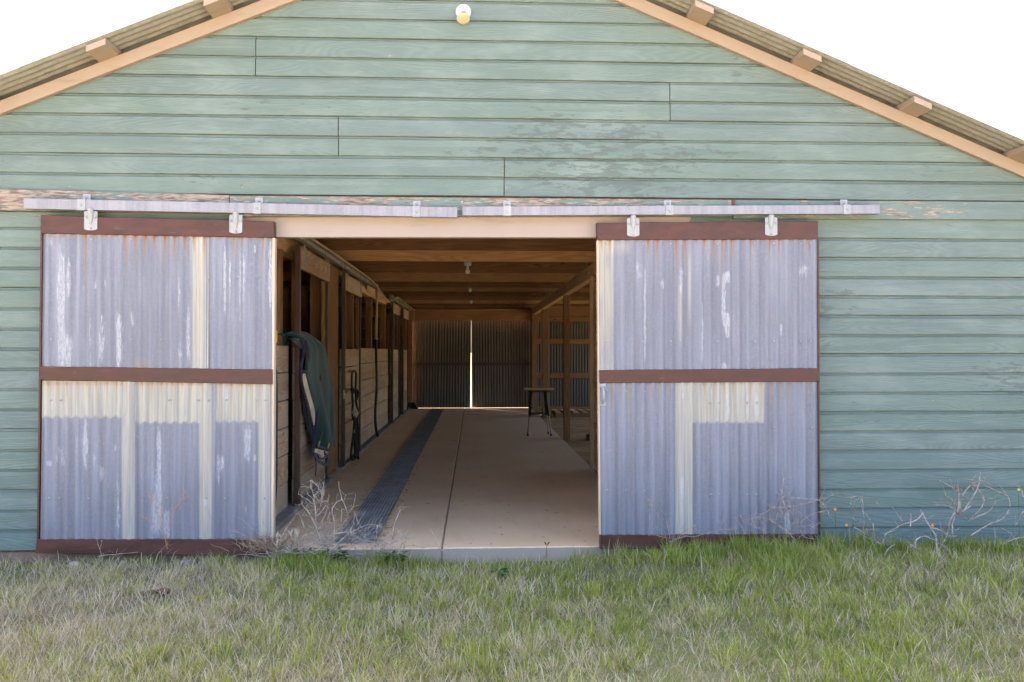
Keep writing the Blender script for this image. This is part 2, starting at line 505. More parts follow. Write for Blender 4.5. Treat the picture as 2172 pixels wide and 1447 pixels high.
M['bulb'] = plain('bulb_glass', (0.85, 0.82, 0.76), 0.25, 0, 0.03)
M['black'] = plain('black_rubber', (0.014, 0.013, 0.013), 0.55, 0, 0.2)
M['rope'] = plain('black_rope', (0.012, 0.011, 0.012), 0.8, 0, 0.3, 80.0, 0.5)
M['pipe'] = plain('tan_pipe', (0.46, 0.33, 0.20), 0.5, 0, 0.1)
M['brass'] = plain('brass_ring', (0.75, 0.52, 0.14), 0.3, 0.9, 0.1)
M['chrome'] = plain('steel_ring', (0.65, 0.64, 0.62), 0.25, 0.9, 0.05)
M['orange'] = plain('orange_petal', (0.80, 0.28, 0.02), 0.6)
M['yellow'] = plain('yellow_petal', (0.70, 0.60, 0.04), 0.6)
M['hook_yellow'] = plain('yellow_coating', (0.85, 0.50, 0.02), 0.4)
def m_fabric(name, c, s=1.0):
    b = NB(name)
    o = b.obj()
    n = b.noise(o, 7.0, 4)
    col = b.mix(b.ramp(n, 0.3, 0.7), tuple(x * 0.75 for x in c), tuple(x * 1.2 for x in c))
    b.bump(b.math('ADD', b.noise(o, 260.0, 2), b.math('MULTIPLY', b.noise(b.mapv(o, (1, 5, 2)), 4.0, 4), 2.5)), 0.35, 0.006)
    b.bs.inputs['Sheen Weight'].default_value = 0.15
    return b.done(col, 0.85, 0, 0.2)
M['green_cloth'] = m_fabric('green_canvas', (0.007, 0.040, 0.038))
M['navy'] = m_fabric('navy_binding', (0.016, 0.017, 0.045))
M['maroon'] = m_fabric('maroon_piping', (0.09, 0.02, 0.045))
M['cream_cloth'] = m_fabric('cream_fleece', (0.62, 0.53, 0.40))
M['blue_strap'] = m_fabric('blue_strap', (0.03, 0.05, 0.32))

# ================================================================== BARN
barn = tag(empty('barn'), 'green wood-sided barn with tan gable trim and a wide open aisle', 'barn')
PEAK_X, PEAK_Z, SLOPE = -0.065, 4.263, 0.4125      # lower edge of the rake trim
HALF, LEN = 5.0, 13.9
def rake(x):                                         # z of trim lower edge at x
    return PEAK_Z - SLOPE * abs(x - PEAK_X)
def rake_x(z, side):                                 # x of trim lower edge at z
    return PEAK_X + side * (PEAK_Z - z) / SLOPE
XL, XR = PEAK_X - HALF, PEAK_X + HALF
OPEN_L, OPEN_R = -1.66, 1.50
PITCH = 0.1372

# --- front wall backing (studs and sheathing), boards as its pieces
fw = MB()
ez = rake(XL) + 0.04
fw.prism([(XL, -0.06), (OPEN_L, -0.06), (OPEN_L, 2.40), (XL, min(2.40, ez))], 'y', 0.004, 0.05)
fw.prism([(OPEN_R, -0.06), (XR, -0.06), (XR, min(2.40, ez)), (OPEN_R, 2.40)], 'y', 0.004, 0.05)
zt = 2.401
fw.prism([(rake_x(zt - 0.06, -1), zt), (OPEN_L, zt), (OPEN_L, 2.17), (OPEN_R, 2.17), (OPEN_R, zt), (rake_x(zt - 0.06, 1), zt), (PEAK_X, PEAK_Z + 0.05)], 'y', 0.005, 0.049)
front = fw.build('front_wall', M['post'], barn)
front['label'] = 'gable front wall of horizontal green boards'

def board(x0b, x1b, x0t, x1t, z0, z1, mat, thick=0.022):
    """one drop-siding board: flat face, cove along its top edge"""
    jz = random.uniform(-0.0012, 0.0012)
    jy = random.uniform(-0.0018, 0.0012)
    t = thick
    prof = [(0.0, z0 + 0.001), (-t + 0.003, z0 + 0.001), (-t + jy, z0 + 0.0035), (-t + jy, z1 - 0.0215 + jz), (-t + 0.0035, z1 - 0.0195 + jz),
            (-t + 0.013, z1 - 0.015), (-t + 0.016, z1 - 0.008), (-t + 0.016, z1), (0.0, z1)]
    nx = max(2, int((x1b - x0b) / 0.35))
    n = len(prof)
    ph = random.uniform(0, 50)
    vs, fs = [], []
    for i in range(nx + 1):
        for (y, z) in prof:
            k = (z - z0) / (z1 - z0)
            a = x0b + (x0t - x0b) * k
            b = x1b + (x1t - x1b) * k
            x = a + (b - a) * i / nx
            wob = 0.0014 * math.sin(x * 1.7 + ph) + 0.0009 * math.sin(x * 4.3 + ph * 2)
            vs.append((x, y, z + (wob if -t < y + 0.019 and y < -0.001 else 0)))
    for i in range(nx):
        for k in range(n):
            fs.append((i * n + k, i * n + (k + 1) % n, (i + 1) * n + (k + 1) % n, (i + 1) * n + k))
    fs.append(tuple(range(n)))
    fs.append(tuple(nx * n + k for k in range(n - 1, -1, -1)))
    mb = MB(); mb.add(vs, fs)
    return mb.build('siding_board', mat, front)

ROW0 = 2.443
breaks = {0: [1069], 1: [1069.5], 2: [719], 3: [718.5], 4: [1420], 5: [1419.5], 6: [543], 7: [543.5], 8: [], 9: [], 10: [860], 11: [1100], 12: []}
k = 0
while ROW0 + k * PITCH < PEAK_Z - 0.05:
    z0, z1 = ROW0 + k * PITCH, ROW0 + (k + 1) * PITCH
    zz1 = min(z1, PEAK_Z)
    e = 0.05
    a0, a1 = rake_x(z0, -1) - e * 0.4, rake_x(min(z1, PEAK_Z - 0.01), -1) - e * 0.4
    b0, b1 = rake_x(z0, 1) + e * 0.4, rake_x(min(z1, PEAK_Z - 0.01), 1) + e * 0.4
    xs = [P(px, 300, 0).x for px in breaks.get(k, [])]
    cuts = [None] + xs + [None]
    for i in range(len(cuts) - 1):
        l0, l1 = (a0, a1) if cuts[i] is None else (cuts[i] + 0.003, cuts[i] + 0.003)
        r0, r1 = (b0, b1) if cuts[i + 1] is None else (cuts[i + 1] - 0.003, cuts[i + 1] - 0.003)
        board(l0, r0, l1, r1, z0, zz1, M['siding'])
    k += 1
# lower walls, either side of the opening
zR = [2.167 + PITCH - PITCH * i for i in range(18)]
for i in range(17):
    z1, z0 = zR[i], max(zR[i + 1], -0.05)
    if z1 > 2.2: z1 = 2.34
    if z1 - z0 < 0.04: continue
    cut = [3.1, 3.9, 3.3, 3.6][(i // 2) % 4] + 1.0
    board(OPEN_R, cut - 0.002, OPEN_R, cut - 0.002, z0, z1, M['siding'])
    board(cut + 0.002, XR, cut + 0.002, XR, z0, z1, M['siding'])
zL = [1.109 + PITCH * 9 - PITCH * i for i in range(20)]
for i in range(19):
    z1, z0 = min(zL[i], 2.33), max(zL[i + 1], -0.001)
    if z1 - z0 < 0.04: continue
    board(XL, OPEN_L, XL, OPEN_L, z0, z1, M['siding'])

# foundation strip below the siding
fd = MB(); fd.box(XL, OPEN_L - 0.01, -0.012, 0.06, -0.2, -0.002)
M['found'] = plain('foundation_concrete', (0.20, 0.135, 0.105), 0.9, 0, 0.2, 8, 0.4)
fd.build('foundation', M['found'], barn); fd = MB(); fd.box(OPEN_R + 0.01, XR, -0.012, 0.06, -0.2, -0.052)
fd.build('foundation', M['found'], barn)

# --- head boards carrying the door tracks
def face_board(name, quad, y0, y1, mat, parent, n=24):
    """quad: pixel corners tl,tr,br,bl on plane y0 (front), back at y1"""
    c = [P(px, py, y0) for px, py in quad]
    mb = MB()
    tl, tr, br, bl = c
    vs, fs = [], []
    for i in range(n + 1):
        t = i / n
        a, b = tl.lerp(tr, t), bl.lerp(br, t)
        ch = min(0.003, abs(y1 - y0) / 4)
        vs += [(a.x, y1, a.z), (a.x, y0 + ch, a.z), (a.x, y0, a.z - ch), (b.x, y0, b.z + ch), (b.x, y0 + ch, b.z), (b.x, y1, b.z)]
    for i in range(n):
        for q in range(6):
            fs.append((i * 6 + q, i * 6 + (q + 1) % 6, (i + 1) * 6 + (q + 1) % 6, (i + 1) * 6 + q))
    fs += [tuple(range(6)), tuple(n * 6 + q for q in range(5, -1, -1))]
    mb.add(vs, fs)
    return mb.build(name, mat, parent)
hbA = face_board('track_board', [(-420, 388), (486, 414), (486, 453), (-420, 440)], -0.052, -0.001, M['siding_bare'], barn)
hbA['label'] = 'peeling weathered board behind the end of the track'
face_board('track_board', [(487.5, 415), (1554, 424), (1554, 459), (487.5, 459)], -0.072, -0.001, M['siding_peel'], barn)
face_board('track_board', [(1556, 424), (2600, 431), (2600, 468), (1556, 464)], -0.046, -0.001, M['siding_half'], barn)
eb = MB(); e0 = P(1555, 440, -0.07)
eb.box(e0.x - 0.012, e0.x + 0.012, -0.075, -0.048, e0.z - 0.045, e0.z + 0.055)
eb.build('board_end', M['rust'], barn)
# header over the opening
hd = face_board('door_header', [(489, 455), (1466, 459), (1450, 504), (489, 503)], -0.030, 0.030, M['header'], barn)

# --- rake trim, outriggers, roof
ANG = math.atan(SLOPE)
TRIM_H = 0.088                                        # vertical depth of the trim board
for sgn in (-1, 1):
    ext = HALF + 0.05
    xo = PEAK_X + sgn * ext
    xi = PEAK_X + sgn * 0.004
    mb = MB()
    q = [(xi, rake(xi)), (xo, rake(xo)), (xo, rake(xo) + TRIM_H), (xi, rake(xi) + TRIM_H)]
    mb.prism(q, 'y', -0.058, -0.0215)
    mb.build('rake_trim', M['tan'], barn)

GAP = 0.045                                           # purlin thickness (vertical)
OVER = -0.26
def roof_z(x):
    return rake(x) + TRIM_H + GAP
out_px = {-1: [-30, 231, 472, 725], 1: [1245, 1477, 1700, 1926, 2155, 2380]}
for sgn in (-1, 1):
    for px in out_px[sgn]:
        # place on trim top
        best = None
        for py in range(-300, 700, 2):
            p = P(px, py, -0.058)
            dz = abs(p.z - (rake(p.x) + TRIM_H))
            if best is None or dz < best[0]: best = (dz, p.x)
        xc = best[1]
        hw = 0.068 * math.cos(ANG)
        pts = []
        for x in (xc - hw, xc + hw):
            pts.append((x, rake(x) + TRIM_H + 0.0015))
        th = GAP - 0.004
        poly = [pts[0], pts[1], (pts[1][0], pts[1][1] + th), (pts[0][0], pts[0][1] + th)]
        mb = MB()
        y0 = OVER + random.uniform(-0.006, 0.012)
        mb.prism(poly, 'y', y0, 0.55)
        mb.build('outrigger', M['tan_out'] if 'tan_out' in M else M['tan'], barn)

roof = MB()
def corr_roof(mb, xa, xb, ya, yb, lift, pitch=0.0678, amp=0.0075, per=6):
    n = int((yb - ya) / pitch * per)
    nxs = 2
    vs, fs = [], []
    for i in range(n + 1):
        y = ya + (yb - ya) * i / n
        h = amp * math.cos(2 * math.pi * (y - ya) / pitch) + amp
        for j in range(nxs):
            x = xa + (xb - xa) * j / (nxs - 1)
            vs.append((x, y, roof_z(x) + h + lift))
    for i in range(n):
        fs.append((i * 2, i * 2 + 1, i * 2 + 3, i * 2 + 2))
    mb.add(vs, fs, True)
# ridge cap is the mesh of the roof part; sheets are its pieces
rc = MB()
rc.prism([(PEAK_X - 0.16, roof_z(PEAK_X - 0.16) + 0.02), (PEAK_X, roof_z(PEAK_X) + 0.022), (PEAK_X + 0.16, roof_z(PEAK_X + 0.16) + 0.02),
          (PEAK_X + 0.16, roof_z(PEAK_X + 0.16) + 0.024), (PEAK_X, roof_z(PEAK_X) + 0.027), (PEAK_X - 0.16, roof_z(PEAK_X - 0.16) + 0.024)], 'y', OVER - 0.01, LEN + 0.3)
roofo = rc.build('roof', M['roof'], barn)
seam = {-1: P(78, 140, -0.2).x, 1: P(1770, 140, -0.2).x}
for sgn in (-1, 1):
    xe = PEAK_X + sgn * (HALF + 0.35)
    xs = seam[sgn]
    xi = PEAK_X + sgn * 0.01
    y1 = OVER - 0.004 + 10 * 0.0678
    for (a, b_, lf) in ((xi, xs + sgn * 0.08, 0.003), (xs, xe, 0.0)):
        mb = MB(); corr_roof(mb, a, b_, OVER - 0.004, y1, lf)
        mb.build('roof_sheet', M['roof'], roofo, fix=False)
    mb = MB(); corr_roof(mb, xi, xe, y1 - 0.0678, LEN + 0.3, 0.006)
    mb.build('roof_sheet', M['roof'], roofo, fix=False)

# --- side and rear walls
sw = MB(); sw.box(XL, XL + 0.03, 0.06, LEN, 1.22, rake(XL) + 0.1)
for (ya, yb) in ((0.06, 7.5), (7.5, LEN)):     # solid lower wall in two lengths
    sw.box(XL + 0.0005, XL + 0.0295, ya, yb, -0.1, 1.2195)
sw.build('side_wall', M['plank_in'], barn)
sw = MB()
sw.box(XR - 0.03, XR, 0.06, 3.9, -0.1, rake(XR) + 0.1)
sw.box(XR - 0.03, XR, 13.3, LEN, -0.1, rake(XR) + 0.1)
sw.box(XR - 0.031, XR - 0.001, 3.9, 13.3, 2.1, rake(XR) + 0.1)  # unseen side left open below this, added to let fill light into the aisle
for y_ in (7.0, 10.2):
    sw.box(XR - 0.10, XR - 0.032, y_, y_ + 0.1, -0.1, 2.3)
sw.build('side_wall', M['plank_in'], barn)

def corr_x(x0, x1, z0, z1, y, pitch=0.0678, amp=0.0065, phase=0.0, per=8, nz=2, top=None):
    """vertical corrugated sheet as arrays (grid nz x nx); ribs run vertically"""
    nx = max(4, int(abs(x1 - x0) / pitch * per))
    xs = np.linspace(x0, x1, nx + 1)
    ys = y + amp * np.cos(2 * np.pi * (xs - phase) / pitch)
    vs, fs = [], []
    for j in range(nz + 1):
        for i in range(nx + 1):
            vs.append((xs[i], ys[i], z0 + (z1 - z0) * j / nz))
    for j in range(nz):
        for i in range(nx):
            a = j * (nx + 1) + i
            fs.append((a, a + 1, a + nx + 2, a + nx + 1))
    return vs, fs
RY = LEN
rear = MB(); rear.box(XL, -1.46, RY, RY + 0.05, -0.1, 2.2)
zt = 2.40
rear.prism([(XL, 2.2), (XR, 2.2), (PEAK_X, PEAK_Z + 0.1)], 'y', RY, RY + 0.05)
rearo = rear.build('rear_wall', M['girt'], barn)
x = 1.36
while x < XR - 0.05:
    vs, fs = corr_x(x, min(x + 0.69, XR), -0.08, 2.21, RY - 0.02 - 0.002 * (int(x * 10) % 2))
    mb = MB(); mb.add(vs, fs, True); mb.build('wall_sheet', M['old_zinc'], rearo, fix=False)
    x += 0.66
for zg in (-0.02, 0.78, 1.60, 2.13):
    mb = MB(); mb.box(1.40, XR - 0.04, RY - 0.10, RY - 0.03, zg - 0.06, zg + 0.06, 0.004); mb.build('girt', M['girt'], rearo)
# rear header + doors
mb = MB(); mb.box(-1.62, 1.42, RY - 0.06, RY - 0.001, 2.10, 2.385, 0.004); mb.build('rear_header', M['girt'], barn)
for (xa, xb, lean, zb) in ((-1.60, -0.085, 0.0, 0.004), (-0.045, 1.46, 0.012, 0.006)):
    fr = MB()
    fr.box(xa + 0.02, xb - 0.02, RY + 0.10, RY + 0.115, 1.02, 1.10)
    d = fr.build('rear_door', M['dark_steel'], barn)
    mb = MB(); mb.box(xa + 0.02, xb - 0.02, RY + 0.10, RY + 0.115, 2.1, 2.22); mb.build('top_rail', M['dark_steel'], d)
    n = 2
    for q in range(2):
        for (za, zb2) in ((zb, 1.06), (1.055, 2.2)):
            xx0 = xa + (xb - xa) * q / 2 - (0.02 if q else 0)
            xx1 = xa + (xb - xa) * (q + 1) / 2
            vs, fs = corr_x(xx0, xx1, za, zb2, RY + 0.13 + 0.003 * q, phase=0.01 * q)
            # slight lean of the leaf makes the wedge of daylight between the leaves
            k_ = 0.022 if xa < -0.5 else -0.016
            vs = [(vx + k_ * (vz / 2.2) * 1.0, vy, vz) for vx, vy, vz in vs]
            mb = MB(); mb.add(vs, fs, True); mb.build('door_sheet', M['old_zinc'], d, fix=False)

# --- aisle floor
floor_e = tag(empty('concrete_floor'), 'pinkish concrete aisle floor running through the barn', None, None, 'structure')
J = -0.22
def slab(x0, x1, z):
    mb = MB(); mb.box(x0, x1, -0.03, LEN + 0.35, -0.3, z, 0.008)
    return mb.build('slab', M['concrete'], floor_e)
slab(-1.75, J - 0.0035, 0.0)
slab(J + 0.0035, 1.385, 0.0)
mb = MB(); mb.box(J - 0.0045, J + 0.0045, -0.02, LEN, -0.28, -0.004); mb.build('joint', M['joint'], floor_e)
mb = MB(); mb.box(-1.76, -1.47, 0.05, 2.95, 0.001, 0.045, 0.01); mb.build('curb', M['curb'], floor_e)
mb = MB(); mb.box(-1.76, -1.50, 3.75, LEN - 0.1, 0.001, 0.03, 0.008); mb.build('curb', M['curb'], floor_e)
dirt = MB()
nx_, ny_ = 40, 60
xs = np.linspace(1.39, XR, nx_); ys = np.linspace(0.07, LEN - 0.01, ny_)
vs = [(x, y, -0.035 + 0.03 * (fbm(np.array([x * 2.0]), np.array([y * 2.0]))[0] - 0.5)) for y in ys for x in xs]
fs = [(j * nx_ + i, j * nx_ + i + 1, (j + 1) * nx_ + i + 1, (j + 1) * nx_ + i) for j in range(ny_ - 1) for i in range(nx_ - 1)]
dirt.add(vs, fs, True)
do = dirt.build('dirt_floor', M['dirt'], fix=False); tag(do, 'straw-strewn bare dirt beside the concrete aisle', None, None, 'structure')
dirt = MB()
xs = np.linspace(XL, -1.77, 12); ys = np.linspace(0.07, LEN - 0.01, 30)
vs = [(x, y, -0.03) for y in ys for x in xs]
fs = [(j * 12 + i, j * 12 + i + 1, (j + 1) * 12 + i + 1, (j + 1) * 12 + i) for j in range(29) for i in range(11)]
dirt.add(vs, fs, True)
do = dirt.build('dirt_floor', M['dirt'], fix=False); tag(do, 'dark dirt floor inside the stalls', None, None, 'structure')

# --- ceiling joists and loft
JZ = 2.41
yj = [0.6 + 1.2 * i + random.uniform(-0.07, 0.07) for i in range(11)] + [13.72]
for i, y in enumerate(yj):
    mb = MB(); mb.box(-3.9, 3.9, y, y + 0.05, JZ + 0.022 + random.uniform(-0.026, 0.018), JZ + 0.2155, 0.006)
    o = mb.build('ceiling_joist', M['joist_old'] if i in (2, 4, 6, 8, 9, 11) else M['joist'], barn)
    o.rotation_euler.z = random.uniform(-0.004, 0.004)
y = 0.06
while y < LEN - 0.05:
    wd = 0.28
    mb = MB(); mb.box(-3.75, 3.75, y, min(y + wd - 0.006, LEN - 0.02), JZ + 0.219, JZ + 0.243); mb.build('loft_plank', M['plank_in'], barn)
    y += wd
mb = MB(); mb.box(-1.72, -1.62, 0.06, LEN - 0.07, 2.22, 2.395, 0.005); mb.build('long_beam', M['beam'], barn)
mb = MB(); mb.box(1.385, 1.485, 0.06, LEN - 0.11, 2.235, 2.395, 0.005); mb.build('long_beam', M['beam'], barn)
for y in yj:                                             # metal straps tying joists to the long beams
    for X in (-1.617, 1.378):
        mb = MB(); mb.box(X - 0.0015, X + 0.0015, y + 0.052, y + 0.082, 2.27, 2.50)
        mb.box(X - 0.004, X + 0.004, y + 0.062, y + 0.07, 2.33, 2.338)
        mb.build('joist_strap', M['rail_dark'], barn)

# --- stall side (left)
def plank_run(parent, X, y0, y1, z0, hs, mat, thick=0.04, name='plank', outward=1):
    z = z0
    for h in hs:
        g = random.uniform(0.004, 0.009)
        jx = random.uniform(-0.004, 0.004)
        mb = MB(); mb.box(X - thick + jx, X + jx, y0 + random.uniform(0, .006), y1 - random.uniform(0, .006), z + g / 2, z + h - g / 2, 0.004)
        o = mb.build(name, mat, parent)
        z += h
    return z
HS = [0.22, 0.235, 0.225, 0.23, 0.235, 0.225]
def stall_wall(y0, y1, X=-1.575):
    mb = MB()
    for y in np.linspace(y0 + 0.06, y1 - 0.06, max(2, int((y1 - y0) / 1.4) + 1)):
        mb.box(X - 0.14, X - 0.046, y - 0.045, y + 0.045, 0.03, 2.24)
    p = mb.build('stall_wall', M['post'], barn)
    plank_run(p, X, y0, y1, 0.04, HS, M['plank'])
    return p
stall_wall(0.10, 1.32)
stall_wall(5.35, 9.45)
# full-height boards between the first and second stall doors
mb = MB(); mb.box(-1.72, -1.60, 2.98, 3.78, 0.02, 2.30); jamb = mb.build('stall_jamb', M['post'], barn)
for (ya, yb) in ((2.93, 3.26), (3.27, 3.62), (3.63, 3.80)):
    mb = MB(); mb.box(-1.597, -1.560, ya, yb, 0.03, 2.30, 0.004); mb.build('jamb_board', M['post'], jamb)

def stall_door(y0, y1, zt=2.28):
    X = -1.515
    mb = MB()
    mb.box(X - 0.012, X + 0.028, y0, y0 + 0.055, 0.03, zt, 0.003)          # near steel stile
    d = mb.build('stall_door', M['dark_steel'], barn)
    mb = MB(); mb.box(X - 0.012, X + 0.008, y1 - 0.045, y1, 0.03, zt - 0.205, 0.003); mb.build('stile', M['dark_steel'], d)
    plank_run(d, X - 0.014, y0 + 0.058, y1 - 0.002, 0.045, [h * 0.985 for h in HS], M['plank'], 0.03)
    mb = MB(); mb.box(X - 0.012, X + 0.022, y0 + 0.058, y1 + 0.004, zt - 0.20, zt - 0.01, 0.004); mb.build('top_rail', M['plank'], d)
    mb = MB(); mb.box(X - 0.055, X - 0.018, y1 - 0.06, y1 - 0.005, 1.38, zt - 0.2, 0.003); mb.build('stile', M['post'], d)
    for yy in (y0 + 0.2, y1 - 0.18):
        mb = MB(); mb.box(X + 0.022, X + 0.027, yy, yy + 0.045, zt - 0.17, zt + 0.06, 0.001)
        mb.box(X + 0.027, X + 0.033, yy + 0.016, yy + 0.028, zt - 0.06, zt - 0.048)
        mb.build('hanger', M['rail_dark'], d)
    return d
for (a, b_) in ((1.34, 2.85), (3.82, 5.32), (9.5, 11.0), (11.75, 13.2)):
    stall_door(a, b_)
stall_wall(11.05, 11.7)
stall_wall(13.22, LEN - 0.08)
for (a, b_) in ((0.3, 3.55), (3.72, 6.9), (9.0, 11.3), (11.4, 13.6)):
    mb = MB(); mb.box(-1.512, -1.455, a, b_, 2.305, 2.375, 0.006)
    tr = mb.build('stall_track', M['rail_dark'], barn)
    for y in np.arange(a + 0.25, b_ - 0.1, 0.9):
        mb = MB(); mb.box(-1.62, -1.452, y, y + 0.05, 2.3755, 2.383); mb.box(-1.4545, -1.449, y, y + 0.05, 2.30, 2.383); mb.build('track_bracket', M['rail_dark'], tr)
# partitions between stalls
for y in (3.3, 7.4, 11.35):
    mb = MB()
    for x in (-4.7, -3.4, -2.2):
        mb.box(x, x + 0.09, y + 0.045, y + 0.13, -0.03, 2.38)
    pt = mb.build('stall_partition', M['post'], barn)
    z = 0.0
    while z < 1.9:
        mb = MB(); mb.box(XL + 0.05, -1.80, y, y + 0.04, z + 0.004, z + 0.226, 0.004); mb.build('plank', M['plank_in'], pt); z += 0.23
for (x, y) in ((-2.1, 2.75), (-1.95, 3.12), (-1.86, 4.9)):
    mb = MB(); mb.box(x, x + 0.09, y, y + 0.045, -0.03, 2.4, 0.003); mb.build('stud', M['post'], barn)

# --- right side: slatted tack-room wall, posts
mb = MB(); mb.box(1.395, 1.46, 0.08, 3.60, -0.05, 2.22); tw = mb.build('tack_room_wall', M['post'], barn)
z = 0.02
while z < 2.18:
    if not (1.42 > z > 1.20):
        mb = MB(); mb.box(1.366, 1.394, 0.08, 3.60 - random.uniform(0, 0.02), z + 0.003, z + 0.066, 0.003); mb.build('slat', M['slat'], tw)
    else:
        for (ya, yb) in ((0.08, 1.5), (3.3, 3.58)):
            mb = MB(); mb.box(1.366, 1.394, ya, yb, z + 0.003, z + 0.066, 0.003); mb.build('slat', M['slat'], tw)
    z += 0.0665
mb = MB(); mb.box(1.345, 1.43, 3.70, 3.76, 0.001, 2.23, 0.004); mb.build('corner_board', M['post_light'], barn)
mb = MB(); mb.box(1.40, 1.50, 6.98, 7.08, -0.05, 2.234, 0.005); mb.build('post', M['post'], barn)
mb = MB(); mb.box(1.42, 1.56, 11.3, 11.44, -0.05, 2.234, 0.005); mb.build('post', M['post'], barn)
mb = MB(); mb.box(1.38, 1.50, LEN - 0.22, LEN - 0.105, -0.05, 2.234, 0.005); mb.build('post', M['post'], barn)

# --- electrical conduit / water pipe
pp = [PX(px, py, -1.42) for px, py in ((600, 464), (670, 512), (730, 553), (790, 597), (806, 617), (820, 635), (832, 637), (843, 631), (856, 641))]
pp += [Vector((-1.42, 13.6, 2.34)), Vector((-1.40, 13.78, 2.34))]
mb = MB(); mb.tube(spline(pp, 5), 0.014, n=7); mb.build('conduit', M['pipe'], barn)
mb = MB(); mb.tube([(-1.40, 13.75, 2.36), (0, 13.75, 2.345), (1.37, 13.75, 2.36)], 0.012, n=6); mb.build('conduit', M['pipe'], barn)
mb = MB(); mb.tube([(-1.41, 13.75, 2.35), (-1.41, 13.75, 1.4), (-1.41, 13.75, 0.7)], 0.013, n=6); mb.build('conduit', M['pipe'], barn)
d0, d1 = PX(800, 604, -1.44), PX(797.5, 716, -1.44)
mb = MB(); mb.tube([d0, d0.lerp(d1, .5), d1], 0.021, n=8); mb.tube([d1, d1 + Vector((0, 0, -0.03))], 0.026, n=8); mb.build('water_pipe', M['pipe'], barn)
hs = [d1 + Vector((0, 0, -0.03))] + [PX(px, py, X) for px, py, X in ((798, 760, -1.46), (799, 820, -1.46), (796.5, 860, -1.46), (796, 890, -1.45), (798, 912, -1.42), (801, 925, -1.38))]
mb = MB(); mb.tube(spline(hs, 6), 0.020, n=8)
hose = mb.build('water_hose', M['black']); tag(hose, 'black water hose hanging from the tan pipe on the stall wall', 'hose')

# ================================================================== SLIDING DOORS
def track(px0, py0, px1, py1, h, brs, py_off):
    a, b = P(px0, py0, -0.128), P(px1, py1, -0.128)
    dz = b.z - a.z
    mb = MB()
    hh = h * 5.62 / FPX
    def zc(x): return a.z + dz * (x - a.x) / (b.x - a.x)
    mb.hexa([(a.x, -0.128, zc(a.x) - hh), (b.x, -0.128, zc(b.x) - hh), (b.x, -0.078, zc(b.x) - hh), (a.x, -0.078, zc(a.x) - hh)],
            [(a.x, -0.128, zc(a.x)), (b.x, -0.128, zc(b.x)), (b.x, -0.078, zc(b.x)), (a.x, -0.078, zc(a.x))])
    t = mb.build('door_track', M['zinc'], barn)
    for px in brs:
        x = P(px, 440, -0.13).x
        z = zc(x)
        w_ = 0.026
        mb = MB()
        off = 0.012 if px < 300 else 0.0
        mb.box(x - w_ + off, x + w_ + off, -0.0765, -0.0735, z - 0.01, z + 0.048, 0.0008)     # tab on the board
        mb.box(x - w_, x + w_, -0.130, -0.0775, z + 0.0012, z + 0.004)                          # over the top
        mb.box(x - w_, x + w_, -0.132, -0.1285, z - hh - 0.002, z + 0.0035, 0.0008)            # down the face
        mb.box(x - w_, x + w_, -0.131, -0.080, z - hh - 0.0042, z - hh - 0.0022)
        mb.lathe((x + off, -0.0765, z + 0.026), (0, -1, 0), [(0, 0.011), (0.002, 0.011), (0.0021, 0.007), (0.006, 0.006)], 10)
        mb.lathe((x, -0.132, z - 0.035), (0, -1, 0), [(0, 0.009), (0.0015, 0.0085)], 10)
        mb.build('track_bracket', M['zinc_bright'], t)
    return t
track(50, 421, 970, 440, 21, (172, 545, 883), 0)
track(981, 438.5, 1866, 435, 18.5, (1076, 1420, 1797), 0)
bp = P(980, 430, -0.075)
mb = MB(); mb.lathe((bp.x, -0.073, bp.z), (0, -1, 0), [(0, 0.004), (0.03, 0.004), (0.03, 0.009), (0.036, 0.008)], 10); mb.build('stop_bolt', M['zinc_bright'], barn)

YD = -0.105                                          # face plane of the door sheets
def sheet(door, pxl, pxr, pyt, pyb, yoff, fn, zrange=None, phase=0.0):
    """corrugated sheet between pixel columns/rows on the door plane, stains as a vertex attribute"""
    tl, tr, bl, br = P(pxl[0], pyt[0], YD), P(pxr[0], pyt[1], YD), P(pxl[1], pyb[0], YD), P(pxr[1], pyb[1], YD)
    wd = (tr.x - tl.x)
    nx = int(wd / 0.0678 * 10); nz = int((tl.z - bl.z) / 0.011)
    u, v = np.meshgrid(np.linspace(0, 1, nx + 1), np.linspace(0, 1, nz + 1))
    X = (1 - v) * ((1 - u) * bl.x + u * br.x) + v * ((1 - u) * tl.x + u * tr.x)
    Z = (1 - v) * ((1 - u) * bl.z + u * br.z) + v * ((1 - u) * tl.z + u * tr.z)
    dent = 0.004 * (fbm(X * 2.1 + yoff * 999, Z * 1.4) - 0.5)
    Y = YD + yoff + 0.0068 * np.cos(2 * np.pi * (X - tl.x - phase) / 0.0678) + dent
    co = np.stack([X, Y, Z], -1).reshape(-1, 3)
    me = bpy.data.meshes.new('metal_sheet')
    idx = np.arange((nx + 1) * (nz + 1)).reshape(nz + 1, nx + 1)
    q = np.stack([idx[:-1, :-1], idx[:-1, 1:], idx[1:, 1:], idx[1:, :-1]], -1).reshape(-1, 4)
    me.from_pydata(co.tolist(), [], q.tolist())
    me.polygons.foreach_set('use_smooth', [True] * len(q))
    px, py = proj(np.stack([X, np.full_like(X, YD), Z], -1).reshape(-1, 3))
    r, g, b = fn(px, py)
    at = me.color_attributes.new('stain', 'FLOAT_COLOR', 'POINT')
    at.data.foreach_set('color', np.stack([np.clip(r, 0, 1), np.clip(g, 0, 1), np.clip(b, 0, 1), np.ones_like(px)], -1).astype(np.float32).ravel())
    me.update()
    return link('metal_sheet', me, M['sheet'], door)

